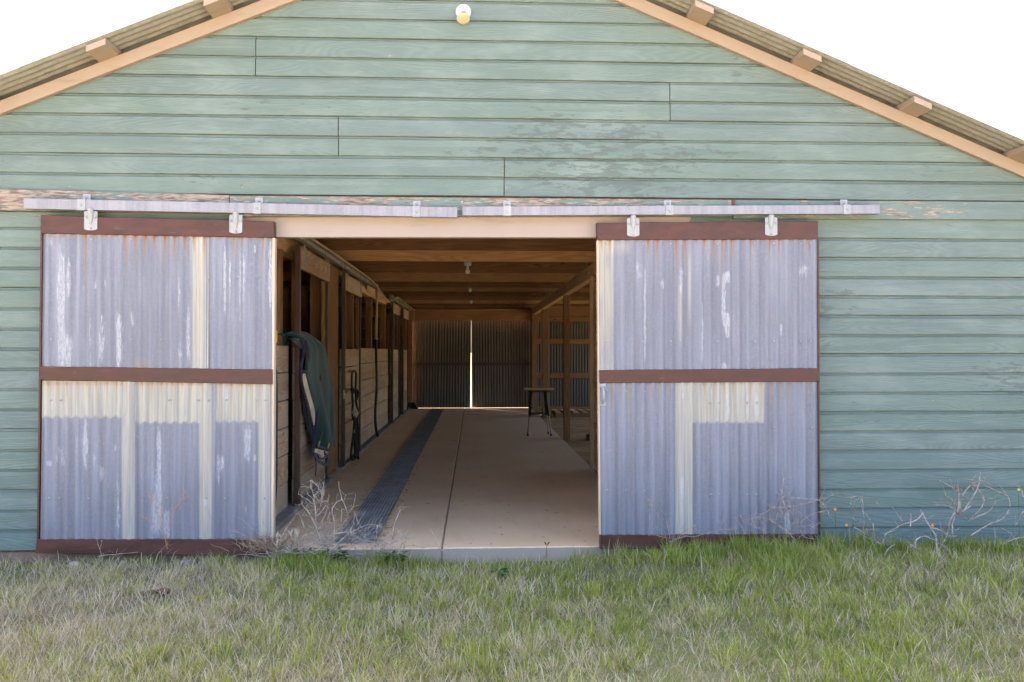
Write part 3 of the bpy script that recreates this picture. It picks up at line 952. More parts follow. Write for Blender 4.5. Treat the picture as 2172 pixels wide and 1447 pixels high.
def rect(px, py, x0, x1, y0, y1, s=1.0, e=3.0, ey=None):
    ey = e if ey is None else ey
    f = lambda t: np.clip(t, 0, 1)
    return s * f((px - x0) / e) * f((x1 - px) / e) * f((py - y0) / ey) * f((y1 - py) / ey)
def streak(px, py, x, y0, L, w_=2.7, s=1.0):
    L2 = np.clip(1 - (py - y0) / L, 0, 1)
    wv = w_ * (0.35 + 0.65 * L2)
    return s * np.exp(-((px - x + 1.2 * np.sin(py * 0.05 + x)) / wv) ** 2) * L2 ** 0.8 * (py > y0 - 4)
def blob(px, py, x, y0, y1, w_, s=0.8):
    c = (y0 + y1) / 2; h = (y1 - y0) / 2
    return s * np.exp(-((px - x) / w_) ** 2 - np.maximum(0, np.abs(py - c) / h) ** 4)
def run_edge(py, px, y, amp=4):
    return y + amp * np.sin(px * 2 * np.pi / 20.9)

def st_ul1(px, py):
    r = rect(px, py, 407, 446, 480, 800) * 0.95
    g = np.zeros_like(px)
    for x, L in ((182, 135), (265.6, 105), (286, 70), (307, 62), (328, 40), (349, 85), (370, 75), (392, 60), (411, 45), (434, 60)): g += streak(px, py, x, 500, L)
    g += rect(px, py, 80, 450, 496, 506, 0.4, 4) + blob(px, py, 294, 762, 790, 7, 0.35) + blob(px, py, 313, 764, 790, 6, 0.35)
    b = blob(px, py, 130, 520, 800, 8, 0.85) + blob(px, py, 147, 540, 645, 5, 0.5) + blob(px, py, 108, 500, 525, 6, 0.5) + blob(px, py, 147, 700, 800, 8, 0.6)
    b += blob(px, py, 252, 655, 790, 8, 0.7) + blob(px, py, 215, 660, 780, 8, 0.5) + blob(px, py, 400, 640, 780, 6, 0.6) + blob(px, py, 380, 580, 680, 4, 0.45) + blob(px, py, 382, 720, 790, 5, 0.5)
    b += blob(px, py, 178, 590, 625, 7, 0.4) + blob(px, py, 203, 590, 615, 5, 0.45) + blob(px, py, 223, 590, 610, 4, 0.45) + blob(px, py, 192, 655, 790, 6, 0.4) + blob(px, py, 280, 655, 700, 6, 0.35)
    return r, g, b + 0.06
def st_ul2(px, py):
    g = np.zeros_like(px)
    for x, L in ((495, 60), (515, 30), (557, 85), (577, 60)): g += streak(px, py, x, 503, L)
    g += rect(px, py, 430, 590, 500, 509, 0.35, 4)
    b = blob(px, py, 477, 505, 680, 3.5, 0.7) + blob(px, py, 487, 510, 680, 3, 0.55) + blob(px, py, 508, 510, 700, 3, 0.55) + blob(px, py, 517, 520, 660, 4, 0.5)
    b += blob(px, py, 541, 516, 540, 3, 0.6) + blob(px, py, 573, 510, 660, 5, 0.8) + blob(px, py, 563, 660, 780, 3, 0.3) + blob(px, py, 455, 560, 680, 3, 0.4)
    return np.zeros_like(px), g, b + 0.05
def st_lower(sx0, sx1, lapx, ytop, extra):
    def fn(px, py):
        r = rect(px, py, sx0 - 9, sx1 + 9, 700, 1e4, 1, 1) * np.clip((run_edge(py, px, ytop, 2.5) - py) / 3, 0, 1)
        r = np.maximum(r, rect(px, py, lapx, sx1 + 30, 700, 2000, 0.95, 2.5))
        g = np.zeros_like(px)
        for i in range(9):
            x = sx0 + 12 + i * 20.9
            g += streak(px, py, x, 811, 30 + 45 * vnoise(np.array([x * .3]), np.array([1.0]))[0], 3, 0.45)
        g += rect(px, py, sx0 - 9, sx1 + 9, 806, 820, 0.35, 5)
        b = np.zeros_like(px) + 0.05
        for e in extra: b += blob(px, py, *e)
        return r, g, b
    return fn

def rail(door, quad, ydep, name, mat):
    c = [P(px, py, YD) for px, py in quad]
    tl, tr, br, bl = c
    y0, y1 = YD - 0.012, YD + ydep
    mb = MB()
    n = 14
    vs, fs = [], []
    ph = random.uniform(0, 9)
    for i in range(n + 1):
        t = i / n
        a, b = tl.lerp(tr, t), bl.lerp(br, t)
        jw = 0.0012 * math.sin(i * 1.3 + ph)
        c_ = 0.003
        vs += [(a.x, y1, a.z + jw), (a.x, y0 + c_, a.z + jw), (a.x, y0, a.z - c_ + jw), (b.x, y0, b.z + c_), (b.x, y0 + c_, b.z), (b.x, y1, b.z)]
    for i in range(n):
        for q in range(6):
            fs.append((i * 6 + q, i * 6 + (q + 1) % 6, (i + 1) * 6 + (q + 1) % 6, (i + 1) * 6 + q))
    fs += [tuple(range(6)), tuple(n * 6 + q for q in range(5, -1, -1))]
    mb.add(vs, fs)
    return mb.build(name, mat, door)

def hanger(door, px, py_top, py_bot):
    t, b = P(px, py_top, YD - 0.014), P(px, py_bot, YD - 0.014)
    x = t.x; h = t.z - b.z; w_ = 0.043
    y = YD - 0.0135
    mb = MB()
    # plate with shallow rounded foot
    pl = [(x - w_, t.z - 0.012), (x - w_ * 0.45, t.z - 0.008), (x, t.z), (x + w_ * 0.45, t.z - 0.008), (x + w_, t.z - 0.012)]
    pl += [(x + w_ * math.cos(a), b.z + 0.012 - 0.012 * math.sin(a)) for a in np.linspace(0, math.pi, 9)]
    mb.prism(pl, 'y', y - 0.004, y)
    # pressed spine: half teardrop
    vs, fs = [], []
    n, m = 12, 8
    for i in range(n + 1):
        s = i / n
        z = t.z + 0.006 - s * h * 0.82
        wv = 0.019 * (1 - s ** 2.4) ** 0.8 + 0.001
        dv = 0.024 * (1 - s ** 1.5) + 0.001
        for j in range(m + 1):
            a = math.pi * j / m
            vs.append((x + wv * math.cos(a), y - 0.003 - dv * math.sin(a), z))
    for i in range(n):
        for j in range(m):
            q = i * (m + 1) + j
            fs.append((q, q + 1, q + m + 2, q + m + 1))
    mb.add(vs, fs, True)
    for bx, bz in ((x - 0.031, t.z - h * 0.36), (x + 0.031, t.z - h * 0.36), (x, b.z + 0.014)):
        mb.lathe((bx, y - 0.004, bz), (0, -1, 0), [(0, 0.008), (0.004, 0.008), (0.007, 0.005)], 6)
    mb.tube([(x, y + 0.01, t.z - 0.005), (x, y + 0.006, t.z + 0.03)], 0.008, n=8)
    mb.build('hanger', M['zinc_bright'], door)

def screws(door, pts):
    mb = MB()
    for px, py in pts:
        p = P(px, py, YD - 0.006)
        mb.lathe((p.x, YD - 0.0055, p.z), (0, -1, 0), [(0, 0.0075), (0.0015, 0.007), (0.0016, 0.004), (0.005, 0.0035)], 8)
    o = mb.build('screw', M['zinc_bright'], door); o['kind'] = 'stuff'

def side_edge(door, px0, px1, pyt, pyb, mat, y0, y1, wpx, name):
    a, b = P(px0, pyt, YD), P(px1, pyb, YD)
    w_ = wpx * 5.65 / FPX
    mb = MB()
    mb.hexa([(b.x, y0, b.z), (b.x + w_, y0, b.z), (b.x + w_, y1, b.z), (b.x, y1, b.z)], [(a.x, y0, a.z), (a.x + w_, y0, a.z), (a.x + w_, y1, a.z), (a.x, y1, a.z)])
    return mb.build(name, mat, door)

# left door: the wood frame behind is the part, everything on it a sub-part
def door_frame(pxl, pxr, pyt, pyb, label):
    a, b = P(pxl, pyt, YD), P(pxr, pyb, YD)
    mb = MB()
    for x in (a.x + 0.012, (a.x + b.x) / 2 - 0.04, b.x - 0.092):
        mb.box(x, x + 0.08, YD + 0.012, YD + 0.05, b.z + 0.05, a.z - 0.05)
    for z in (a.z - 0.12, (a.z + b.z) / 2, b.z + 0.06):
        mb.box(a.x + 0.012, b.x - 0.012, YD + 0.013, YD + 0.049, z, z + 0.08)
    d = mb.build('sliding_door', M['door_edge'], barn)
    d['label'] = label
    return d
dl = door_frame(88, 578, 460, 1172, 'corrugated sliding door whose lower sheets have cream tops')
sheet(dl, (91, 88), (442, 442), (495, 499), (784, 784), -0.002, st_ul1)
sheet(dl, (437, 437), (578, 577), (499, 503), (784, 786), 0.001, st_ul2, phase=0.02)
S1 = st_lower(90, 256, 257, 886, [(182, 880, 1000, 6, .7), (130, 945, 995, 14, .42), (200, 925, 1000, 12, .34), (215, 985, 1030, 8, .45), (165, 915, 975, 12, .34), (105, 975, 990, 6, .6), (145, 1090, 1140, 5, .4), (252, 1000, 1150, 5, .5), (110, 820, 880, 4, .6), (245, 940, 960, 6, .5)])
S2 = st_lower(290, 420, 421, 898, [(337, 900, 1060, 6, .75), (333, 1030, 1145, 13, .65), (355, 1080, 1145, 7, .7), (300, 995, 1030, 6, .35), (436, 1055, 1075, 6, .6)])
S3 = st_lower(458, 544, 546, 896, [(525, 895, 980, 8, .8), (463, 960, 1040, 6, .5), (472, 960, 1000, 5, .45), (480, 820, 890, 6, .5), (520, 1040, 1140, 6, .35), (541, 960, 980, 4, .5)])
sheet(dl, (89, 85), (291, 290), (808, 809), (1150, 1150), -0.004, S1)
sheet(dl, (288, 287), (459, 455), (809, 810), (1150, 1150), -0.001, S2, phase=0.02)
sheet(dl, (455, 451), (578, 575), (810, 811), (1150, 1150), 0.002, S3, phase=0.03)
rail(dl, [(88, 457.5), (581, 470), (582, 505), (88, 496)], 0.055, 'door_rail', M['rust'])
rail(dl, [(86, 777), (579, 784), (579, 815), (86, 806)], 0.03, 'door_rail', M['rust'])
rail(dl, [(80, 1143), (573, 1143), (572, 1178), (77, 1173)], 0.05, 'door_rail', M['rust'])
side_edge(dl, 87.2, 79.5, 496, 1143, M['rust'], YD - 0.008, YD + 0.04, 3.6, 'edge_angle')
side_edge(dl, 578.6, 575.6, 505, 1143, M['door_edge'], YD - 0.006, YD + 0.05, 4.5, 'edge_board')
hanger(dl, 193, 445, 489)
hanger(dl, 500.5, 453, 495.5)
def scr_rows(xs, ys): return [(x, y) for x in xs for y in ys]
screws(dl, scr_rows((108, 193, 277, 341, 400), (507, 720)) + scr_rows((443, 505, 546), (589,)) + scr_rows((108, 130, 275, 359, 421, 441, 480, 543, 563), (849,)) + scr_rows((104, 126, 188, 354, 437, 478, 561), (1057,)))

dr = door_frame(1268, 1735, 474, 1140, 'corrugated sliding door with pull handle and a cream patch')
def st_ur(px, py):
    r = rect(px, py, 1262, 1303, 480, 820, 0.9, 4) * (0.45 + 0.75 * vnoise(px * 0.12, py * 0.02)) + rect(px, py, 1457, 1468, 500, 700, 0.75, 5, 80) + blob(px, py, 1442, 600, 730, 4, 0.6) + rect(px, py, 1262, 1345, 500, 545, 0.5, 15, 20)
    g = np.zeros_like(px)
    for x, L in ((1277, 40), (1293, 35), (1375, 50), (1394.5, 75), (1434.5, 105), (1453.5, 90), (1493, 45), (1513, 65), (1533, 105), (1552.5, 60), (1592, 70), (1633, 60), (1651, 55), (1711, 40)): g += streak(px, py, x, 507, L)
    g += rect(px, py, 1262, 1740, 503, 512, 0.3, 4)
    b = blob(px, py, 1368, 565, 780, 2.6, 0.75) + blob(px, py, 1535, 580, 690, 4, 0.95) + blob(px, py, 1543, 575, 600, 4, 0.9) + blob(px, py, 1543, 665, 718, 4, 0.95)
    b += blob(px, py, 1490, 640, 780, 3.5, 0.55) + blob(px, py, 1522, 580, 612, 4, 0.5) + blob(px, py, 1657, 685, 715, 4, 0.6) + blob(px, py, 1445, 555, 640, 6, 0.4) + blob(px, py, 1705, 560, 590, 14, 0.4) + blob(px, py, 1405, 590, 615, 8, 0.4) + blob(px, py, 1536, 768, 790, 7, 0.6) + blob(px, py, 1355, 550, 600, 8, 0.4)
    return r, g, b + 0.10
def st_lr1(px, py):
    r = rect(px, py, 1431, 1475, 780, 2000, 0.95, 2.5)
    g = np.zeros_like(px)
    for x, L in ((1298, 90), (1318, 60), (1336, 110), (1377, 60), (1398, 70), (1418, 50)): g += streak(px, py, x, 810, L, 3, 0.5)
    b = blob(px, py, 1447, 1010, 1060, 3, 0.9) + blob(px, py, 1447, 830, 850, 3, 0.6) + blob(px, py, 1292, 950, 962, 10, 0.45)
    return r, g, b + 0.03
def st_lr2(px, py):
    r = rect(px, py, 1460, 1622, 700, 898, 0.95, 2.5) * (py < run_edge(py, px, 897, 2))
    g = np.zeros_like(px)
    for x, L in ((1495, 80), (1516, 90), (1537, 70), (1556, 85), (1594, 85), (1615, 80), (1634, 90), (1653, 80), (1674, 110), (1712, 60)): g += streak(px, py, x, 810, L, 3, 0.5)
    b = blob(px, py, 1509, 815, 860, 5, 0.6) + blob(px, py, 1545, 815, 900, 7, 0.5) + blob(px, py, 1586, 830, 895, 6, 0.5) + blob(px, py, 1605, 830, 890, 6, 0.6) + blob(px, py, 1670, 1080, 1140, 7, 0.9)
    return r, g, b + 0.03
sheet(dr, (1268.5, 1270), (1734, 1735), (503, 502), (788, 788), -0.001, st_ur)
sheet(dr, (1271, 1274), (1468, 1468), (808, 808), (1140, 1140), -0.004, st_lr1)
sheet(dr, (1465, 1465), (1735, 1738), (808, 808), (1140, 1140), 0.0, st_lr2, phase=0.02)
rail(dr, [(1266, 473), (1733.5, 470), (1733.5, 508), (1267, 510)], 0.055, 'door_rail', M['rust'])
rail(dr, [(1270, 785), (1737, 781), (1737.5, 809.5), (1271, 813)], 0.03, 'door_rail', M['rust'])
rail(dr, [(1273, 1134), (1736, 1132), (1736, 1162), (1273, 1164)], 0.05, 'door_rail', M['rust'])
side_edge(dr, 1266.5, 1271.5, 510, 1134, M['door_edge'], YD - 0.004, YD + 0.05, 2.6, 'edge_angle')
side_edge(dr, 1733.2, 1736.5, 508, 1134, M['rust'], YD - 0.006, YD + 0.05, 3.2, 'edge_angle')
hanger(dr, 1343, 460, 502)
hanger(dr, 1635.5, 458.5, 500.5)
screws(dr, scr_rows((1285, 1364, 1423, 1444, 1522, 1601, 1642, 1699, 1720), (517, 724)) + scr_rows((1288, 1327, 1367, 1426, 1448), (830, 1040)) + scr_rows((1507, 1526, 1585, 1605), (854, 1049)) + scr_rows((1643, 1704, 1723), (907,)))
# pull handle
h0, h1 = P(1278, 818, YD), P(1278.5, 857, YD)
mb = MB()
for h in (h0, h1):
    mb.box(h.x - 0.021, h.x + 0.021, YD - 0.013, YD - 0.008, h.z - 0.012, h.z + 0.012, 0.002)
    for s in (-1, 1): mb.lathe((h.x + s * 0.012, YD - 0.013, h.z), (0, -1, 0), [(0, 0.004), (0.003, 0.003)], 8)
mb.tube(spline([(h0.x - 0.006, YD - 0.012, h0.z - 0.006), (h0.x, YD - 0.036, h0.z - 0.025), (h0.x + 0.002, YD - 0.045, (h0.z + h1.z) / 2), (h0.x, YD - 0.036, h1.z + 0.025), (h0.x - 0.004, YD - 0.012, h1.z + 0.006)], 6), 0.0075, n=10)
mb.build('door_handle', M['zinc_bright'], dr)

# ================================================================== GABLE FLOODLIGHT
lp = P(983, 26, -0.022)
fl = tag(empty('flood_light', (lp.x, -0.0225, lp.z)), 'round white outdoor lamp holder with a single flood bulb on the gable', 'lamp')
mb = MB(); mb.lathe((lp.x, -0.0225, lp.z), (0, -1, 0), [(0, 0.054), (0.010, 0.054), (0.016, 0.048), (0.018, 0.030)], 32)
mb.build('base_plate', M['white'], fl)
ax = Vector((0, -0.62, -0.78)).normalized()
o0 = Vector((lp.x, -0.036, lp.z + 0.012))
mb = MB(); mb.lathe(o0, ax, [(-0.012, 0.016), (0.0, 0.0185), (0.050, 0.0205), (0.062, 0.025), (0.062, 0.021), (0.05, 0.0185)], 24); mb.build('socket', M['white'], fl)
mb = MB(); mb.lathe(o0 + ax * 0.052, ax, [(0, 0.014), (0.02, 0.015), (0.032, 0.022), (0.060, 0.043), (0.064, 0.045)], 28); bl_ = mb.build('bulb', M['white'], fl)
mb = MB(); mb.lathe(o0 + ax * 0.1162, ax, [(0, 0.0455), (0.004, 0.0452), (0.008, 0.036), (0.010, 0.02), (0.0105, 0.0)], 28); mb.build('lens', M['lens'], bl_)

# bulbs under the loft
for (px, py, Y) in ((992, 576, 5.15), (996.7, 615.5, 8.95), (999.6, 641, 12.4)):
    p = P(px, py, Y)
    e = tag(empty('light_bulb', p), 'bare white bulb in a socket between the ceiling joists', 'light bulb', 'bulbs along the aisle ceiling')
    mb = MB(); mb.ball(p, 0.033, 14, 9, (1, 1, 1.1)); mb.build('glass', M['bulb'], e)
    mb = MB(); mb.lathe((p.x, p.y, p.z + 0.028), (0, 0, 1), [(0, 0.016), (0.05, 0.018), (0.05, 0.045), (0.062, 0.05), (JZ + 0.217 - p.z - 0.028, 0.05)], 14); mb.build('socket', M['white'], e)

# ================================================================== THINGS IN THE AISLE
# rubber drainage matting
mt = tag(empty('drain_matting', (-0.84, 0.1, 0)), 'long strip of grey ribbed rubber drainage matting on the concrete', 'mat')
y = 0.12
ML = 1.14
pm = None
while y < LEN - 0.2:
    if pm is None:
        mb = MB()
        L = ML - 0.006
        mb.box(-0.985, -0.70, 0, L, 0.0015, 0.006)
        for k_ in range(11):
            x = -0.982 + k_ * 0.0277
            mb.box(x, x + 0.010, 0.001, L - 0.001, 0.0062, 0.015)
        for k_ in range(36):
            yy = 0.004 + k_ * (L - 0.014) / 35
            mb.box(-0.983, -0.702, yy, yy + 0.007, 0.0061, 0.0125)
        pm = mb.mesh('mat_panel')
    o = link('mat_panel', pm, M['mat'], mt)
    o.matrix_parent_inverse = Matrix.Translation(-mt.location)
    o.location = (random.uniform(-0.004, 0.004), y, 0)
    y += ML
# crumbs of hay and grit along the matting and scattered on the slab
mb = MB()
R2 = random.Random(5)
for i in range(900):
    yy = 0.05 + 9.0 * R2.random() ** 1.6
    xx = R2.choice((R2.gauss(-0.675, 0.022), R2.gauss(-1.01, 0.022), R2.gauss(-0.675, 0.03), R2.uniform(-1.4, 1.3), R2.gauss(-1.45, 0.03)))
    zz = 0.0012 if not -0.99 < xx < -0.695 else 0.0155
    a_ = R2.uniform(0, 6.28); L_ = R2.uniform(0.004, 0.02) * (1.8 if R2.random() < 0.06 else 1); w_ = R2.uniform(0.001, 0.004)
    d_, n_ = Vector((math.cos(a_), math.sin(a_), 0)), Vector((-math.sin(a_), math.cos(a_), 0))
    c_ = Vector((xx, yy, zz))
    mb.add([c_ - d_ * L_ - n_ * w_, c_ + d_ * L_ - n_ * w_, c_ + d_ * L_ * .8 + n_ * w_, c_ - d_ * L_ + n_ * w_, c_ + Vector((0, 0, w_))], [(0, 1, 4), (1, 2, 4), (2, 3, 4), (3, 0, 4)])
o = mb.build('floor_litter', plain('hay_crumb', (0.20, 0.125, 0.065), 0.95, 0, 0.5, 40.0)); tag(o, 'crumbs of hay and grit scattered on the aisle floor', None, None, 'stuff')
# stool
sx, sy = 1.06, 7.62
st = tag(empty('stool', (sx, sy, 0)), 'tall stool with flat wooden top and splayed dark metal legs', 'stool')
mb = MB(); mb.box(sx - 0.235, sx + 0.235, sy - 0.15, sy + 0.15, 0.735, 0.765, 0.004); mb.build('seat', M['stool_top'], st)
for s in (-1, 1):
    mb = MB(); mb.box(sx - 0.17, sx + 0.17, sy + s * 0.11 - 0.01, sy + s * 0.11 + 0.01, 0.70, 0.733); mb.build('apron', M['black'], st)
feet = [(-0.19, -0.16), (0.185, -0.16), (-0.17, 0.16), (0.17, 0.16)]
tops = [(-0.12, -0.10), (0.10, -0.10), (-0.12, 0.10), (0.10, 0.10)]
for (fx, fy), (tx, ty) in zip(feet, tops):
    f_, t_ = Vector((sx + fx, sy + fy, 0.0)), Vector((sx + tx, sy + ty, 0.735))
    mid = f_.lerp(t_, 0.45)
    mb = MB(); mb.tube([f_ + Vector((0, 0, 0.02)), mid], 0.011, 0.012, n=8); lg = mb.build('leg', M['chrome_dark'] if 'chrome_dark' in M else M['rail_dark'], st)
    mb = MB(); mb.tube([mid - (t_ - f_) * 0.02, t_], 0.019, 0.022, n=8); mb.build('upper_leg', M['black'], lg)
    mb = MB(); mb.tube([f_ + Vector((0, 0, 0.001)), f_ + Vector((0, 0, 0.03))], 0.016, n=8); mb.build('foot', M['black'], lg)
def legpt(i, t): return Vector((sx + feet[i][0], sy + feet[i][1], 0)).lerp(Vector((sx + tops[i][0], sy + tops[i][1], .735)), t)
for (i, j, t) in ((0, 1, 0.47), (2, 3, 0.47), (0, 2, 0.58), (1, 3, 0.58)):
    mb = MB(); mb.tube([legpt(i, t), legpt(j, t)], 0.010, n=8); mb.build('stretcher', M['black'], st)
# pallet on the dirt
px0 = P(1168, 880, 11.6).x
pl = tag(empty('wood_pallet', (2.2, 11.9, -0.04)), 'low wooden pallet lying on the dirt by the corrugated rear wall', 'pallet')
for yy in (11.55, 11.95, 12.35):
    mb = MB(); mb.box(1.72, 2.85, yy, yy + 0.05, -0.035, 0.06, 0.003); mb.build('runner', M['girt'], pl)
for i in range(6):
    x = 1.73 + i * 0.19
    mb = MB(); mb.box(x, x + 0.11, 11.5, 12.45, 0.0605, 0.08, 0.003); o = mb.build('deck_board', M['slat'], pl)
# dark block lying on dirt
bp = PZ(1247, 934, -0.03)
mb = MB(); mb.box(bp.x - 0.02, bp.x + 0.26, bp.y, bp.y + 0.1, -0.04, 0.06, 0.008)
o = mb.build('rubber_block', M['black']); tag(o, 'dark block lying on the dirt behind the tack room wall', 'block')
# scoop at the end of the stall wall
c = PZ(868, 867, 0.0)
sc_ = tag(empty('dust_scoop', (c.x, c.y, 0.001)), 'small black scoop standing at the end of the stall wall', 'scoop')
mb = MB(); mb.hexa([(c.x - 0.19, c.y - 0.12, 0.001), (c.x + 0.21, c.y - 0.12, 0.001), (c.x + 0.21, c.y + 0.12, 0.001), (c.x - 0.19, c.y + 0.12, 0.001)],
                   [(c.x - 0.13, c.y + 0.02, 0.14), (c.x + 0.10, c.y + 0.02, 0.14), (c.x + 0.10, c.y + 0.12, 0.14), (c.x - 0.13, c.y + 0.12, 0.14)]); mb.build('pan', M['black'], sc_)
mb = MB(); mb.tube([(c.x, c.y + 0.06, 0.13), (c.x + 0.04, c.y + 0.1, 0.5), (c.x + 0.05, c.y + 0.14, 0.9)], 0.012, n=7); mb.build('handle', M['black'], sc_)

# --- horse blanket over the first stall door
YB0, YB1 = 1.30, 2.55
hb = tag(empty('horse_blanket', (-1.5, 1.9, 0.4)), 'dark green horse blanket with navy edging slung over the stall door', 'blanket')
Lp = [(600, 729), (612, 716), (640, 713), (641, 740), (637, 775), (640, 810), (650, 850), (662, 885), (665, 920), (662, 950)]
# front panel outline in pixels on a plane just in front of the door
left = [(641, 716), (645, 740), (640, 790), (650, 830), (662, 870), (672, 915), (672, 955)]
right = [(668, 716), (683, 735), (694, 775), (700, 820), (702, 880), (703, 920), (701, 950)]
def lerp_list(L, t):
    s = t * (len(L) - 1); i = min(int(s), len(L) - 2); f_ = s - i
    return (L[i][0] * (1 - f_) + L[i + 1][0] * f_, L[i][1] * (1 - f_) + L[i + 1][1] * f_)
vs, fs = [], []
nu, nv = 18, 28
Xf = -1.455
for j in range(nv + 1):
    t = j / nv
    l, r = lerp_list(left, t), lerp_list(right, t)
    pl_, pr_ = PX(l[0], l[1], Xf), PX(r[0], r[1], Xf)
    for i in range(nu + 1):
        u = i / nu
        p = pl_.lerp(pr_, u)
        bulge = 0.055 * math.sin(math.pi * min(1, u * 1.02)) ** 0.6
        fold = 0.018 * math.sin(u * 9.5 + 1.5 * math.sin(t * 5)) * (0.3 + t) + 0.008 * math.sin(u * 23 + t * 4)
        top = -0.06 * (1 - t * 5) ** 2 if t < 0.2 else 0
        vs.append((p.x + bulge + fold + top, p.y, p.z - (0.006 * math.sin(u * 12) if j == nv else 0)))
for j in range(nv):
    for i in range(nu):
        a = j * (nu + 1) + i
        fs.append((a, a + 1, a + nu + 2, a + nu + 1))
# over the top and down behind
base = len(vs)
top_row = [Vector(v) for v in vs[:nu + 1]]
prev = list(range(nu + 1))
for (dx, dz) in ((-0.05, 0.045), (-0.11, 0.05), (-0.17, 0.02), (-0.20, -0.12), (-0.21, -0.35)):
    row = []
    for i, q in enumerate(top_row):
        w_ = 0.012 * math.sin(i * 0.9 + dx * 30)
        vs.append((q.x + dx, q.y - 0.10 * (1 - i / nu) * min(1, -dx / 0.1), q.z + dz + w_ - 0.02 * (1 - i / nu)))
        row.append(len(vs) - 1)
    for i in range(nu):
        fs.append((prev[i], prev[i + 1], row[i + 1], row[i]))
    prev = row
mb = MB(); mb.add(vs, fs, True)
shell = mb.build('shell', M['green_cloth'], hb)
mod = shell.modifiers.new('thick', 'SOLIDIFY'); mod.thickness = 0.014; mod.offset = -1
mod2 = shell.modifiers.new('sub', 'SUBSURF'); mod2.levels = 1; mod2.render_levels = 1
# inner fold behind the leading edge: green back layer
vs2 = []
leftb = [(612, 717), (640, 745), (636, 790), (640, 835), (648, 880), (655, 920), (661, 955)]
fs2 = []
for j in range(nv + 1):
    t = j / nv
    l = lerp_list(leftb, t); r = lerp_list([(650, 718), (655, 745), (655, 790), (663, 835), (676, 880), (684, 920), (682, 955)], t)
    a, b_ = PX(l[0], l[1], -1.488), PX(r[0], r[1], -1.488)
    for i in range(7):
        u = i / 6
        p = a.lerp(b_, u)
        vs2.append((p.x + 0.012 * math.sin(u * 6 + t * 7), p.y, p.z))
for j in range(nv):
    for i in range(6):
        a = j * 7 + i; fs2.append((a, a + 1, a + 8, a + 7))
mb = MB(); mb.add(vs2, fs2, True); o = mb.build('under_layer', M['navy'], hb); md = o.modifiers.new('thick', 'SOLIDIFY'); md.thickness = 0.008
# cream lining showing in the fold
lin = [((640, 791), (650, 791)), ((642, 815), (654, 812)), ((649, 838), (661, 836)), ((655, 858), (666, 858)), ((660, 880), (668, 880)), ((664, 903), (667, 903))]
vs3, fs3 = [], []
for (a, b_) in lin:
    vs3 += [PX(a[0], a[1], -1.44), PX((a[0] + b_[0]) / 2, (a[1] + b_[1]) / 2, -1.428), PX(b_[0], b_[1], -1.44)]
for j in range(len(lin) - 1):
    for i in range(2):
        a = j * 3 + i; fs3.append((a, a + 1, a + 4, a + 3))
mb = MB(); mb.add(vs3, fs3, True); o = mb.build('lining', M['cream_cloth'], hb)
md = o.modifiers.new('thick', 'SOLIDIFY'); md.thickness = 0.006; o.modifiers.new('sub', 'SUBSURF').render_levels = 2
for pts, r_ in (([(641, 722), (644, 740), (641, 765), (637, 785), (640, 812), (648, 845), (656, 875), (663, 905), (665, 935), (662, 960)], 0.011),
                ([(648, 722), (652, 760), (654, 790), (658, 815), (666, 840), (672, 870), (671, 900), (667, 930), (664, 960)], 0.012)):
    mb = MB(); mb.tube(spline([PX(a, b_, -1.425) for a, b_ in pts], 5), r_, n=8); mb.build('binding', M['navy'], hb)
mb = MB(); mb.tube(spline([PX(a, b_, -1.413) for a, b_ in [(646, 722), (650, 760), (652, 786), (638.5, 789), (642, 815), (650, 847)]], 5), 0.0035, n=6); mb.build('piping', M['maroon'], hb)
mb = MB(); mb.tube(spline([PX(a, b_, -1.40) for a, b_ in [(671, 946), (685, 950), (699, 955)]], 5), 0.011, n=8); mb.build('binding', M['navy'], hb)
fl_ = [(666, 952), (688, 958), (688, 968), (683, 972), (676, 970), (672, 963), (666, 962)]
mb = MB(); cvs = [PX(a, b_, -1.43) for a, b_ in fl_]
mb.add([(*v,) for v in cvs] + [(v.x + 0.03, v.y, v.z) for v in cvs], [tuple(range(7)), tuple(range(13, 6, -1))] + [(i, (i + 1) % 7, 7 + (i + 1) % 7, 7 + i) for i in range(7)])
mb.build('lining_flap', M['cream_cloth'], hb)
mb = MB(); mb.tube(spline([PX(a, b_, -1.395) for a, b_ in [(688, 957), (689, 968), (684, 973), (677, 971), (673, 964), (667, 962)]], 5), 0.008, n=7); mb.build('binding', M['navy'], hb)
def strap(pts, X, w_, mat, name='strap'):
    mb = MB()
    c_ = spline([PX(a, b_, X) for a, b_ in pts], 5)
    vs, fs = [], []
    for i, p in enumerate(c_):
        d = (c_[min(i + 1, len(c_) - 1)] - c_[max(0, i - 1)]).normalized()
        s = d.cross(Vector((1, 0, 0))).normalized() * w_
        vs += [p + s, p - s]
    for i in range(len(c_) - 1): fs.append((2 * i, 2 * i + 1, 2 * i + 3, 2 * i + 2))
    mb.add(vs, fs, True)
    o = mb.build(name, mat, hb); md = o.modifiers.new('thick', 'SOLIDIFY'); md.thickness = 0.005
    return o
strap([(660, 955), (668, 972), (670, 990), (669, 1002), (668, 1010)], -1.41, 0.017, M['navy'])
strap([(664, 962), (676, 978), (688, 985), (696, 991)], -1.40, 0.016, M['navy'])
strap([(691, 962), (695, 972), (699, 982)], -1.395, 0.011, M['blue_strap'])
strap([(684, 915), (681, 925), (678, 934)], -1.375, 0.012, M['navy'])
for (px, py) in ((677, 941), (697, 945.5)):
    c_ = PX(px, py, -1.375)
    mb = MB(); mb.tube([c_ + Vector((0.006 * math.sin(a), 0.014 * math.cos(a), 0.022 * math.sin(a))) for a in np.linspace(0, 2 * math.pi, 17)], 0.0045, n=6); mb.build('ring', M['brass'], hb)
c_ = PX(680, 802, -1.375)
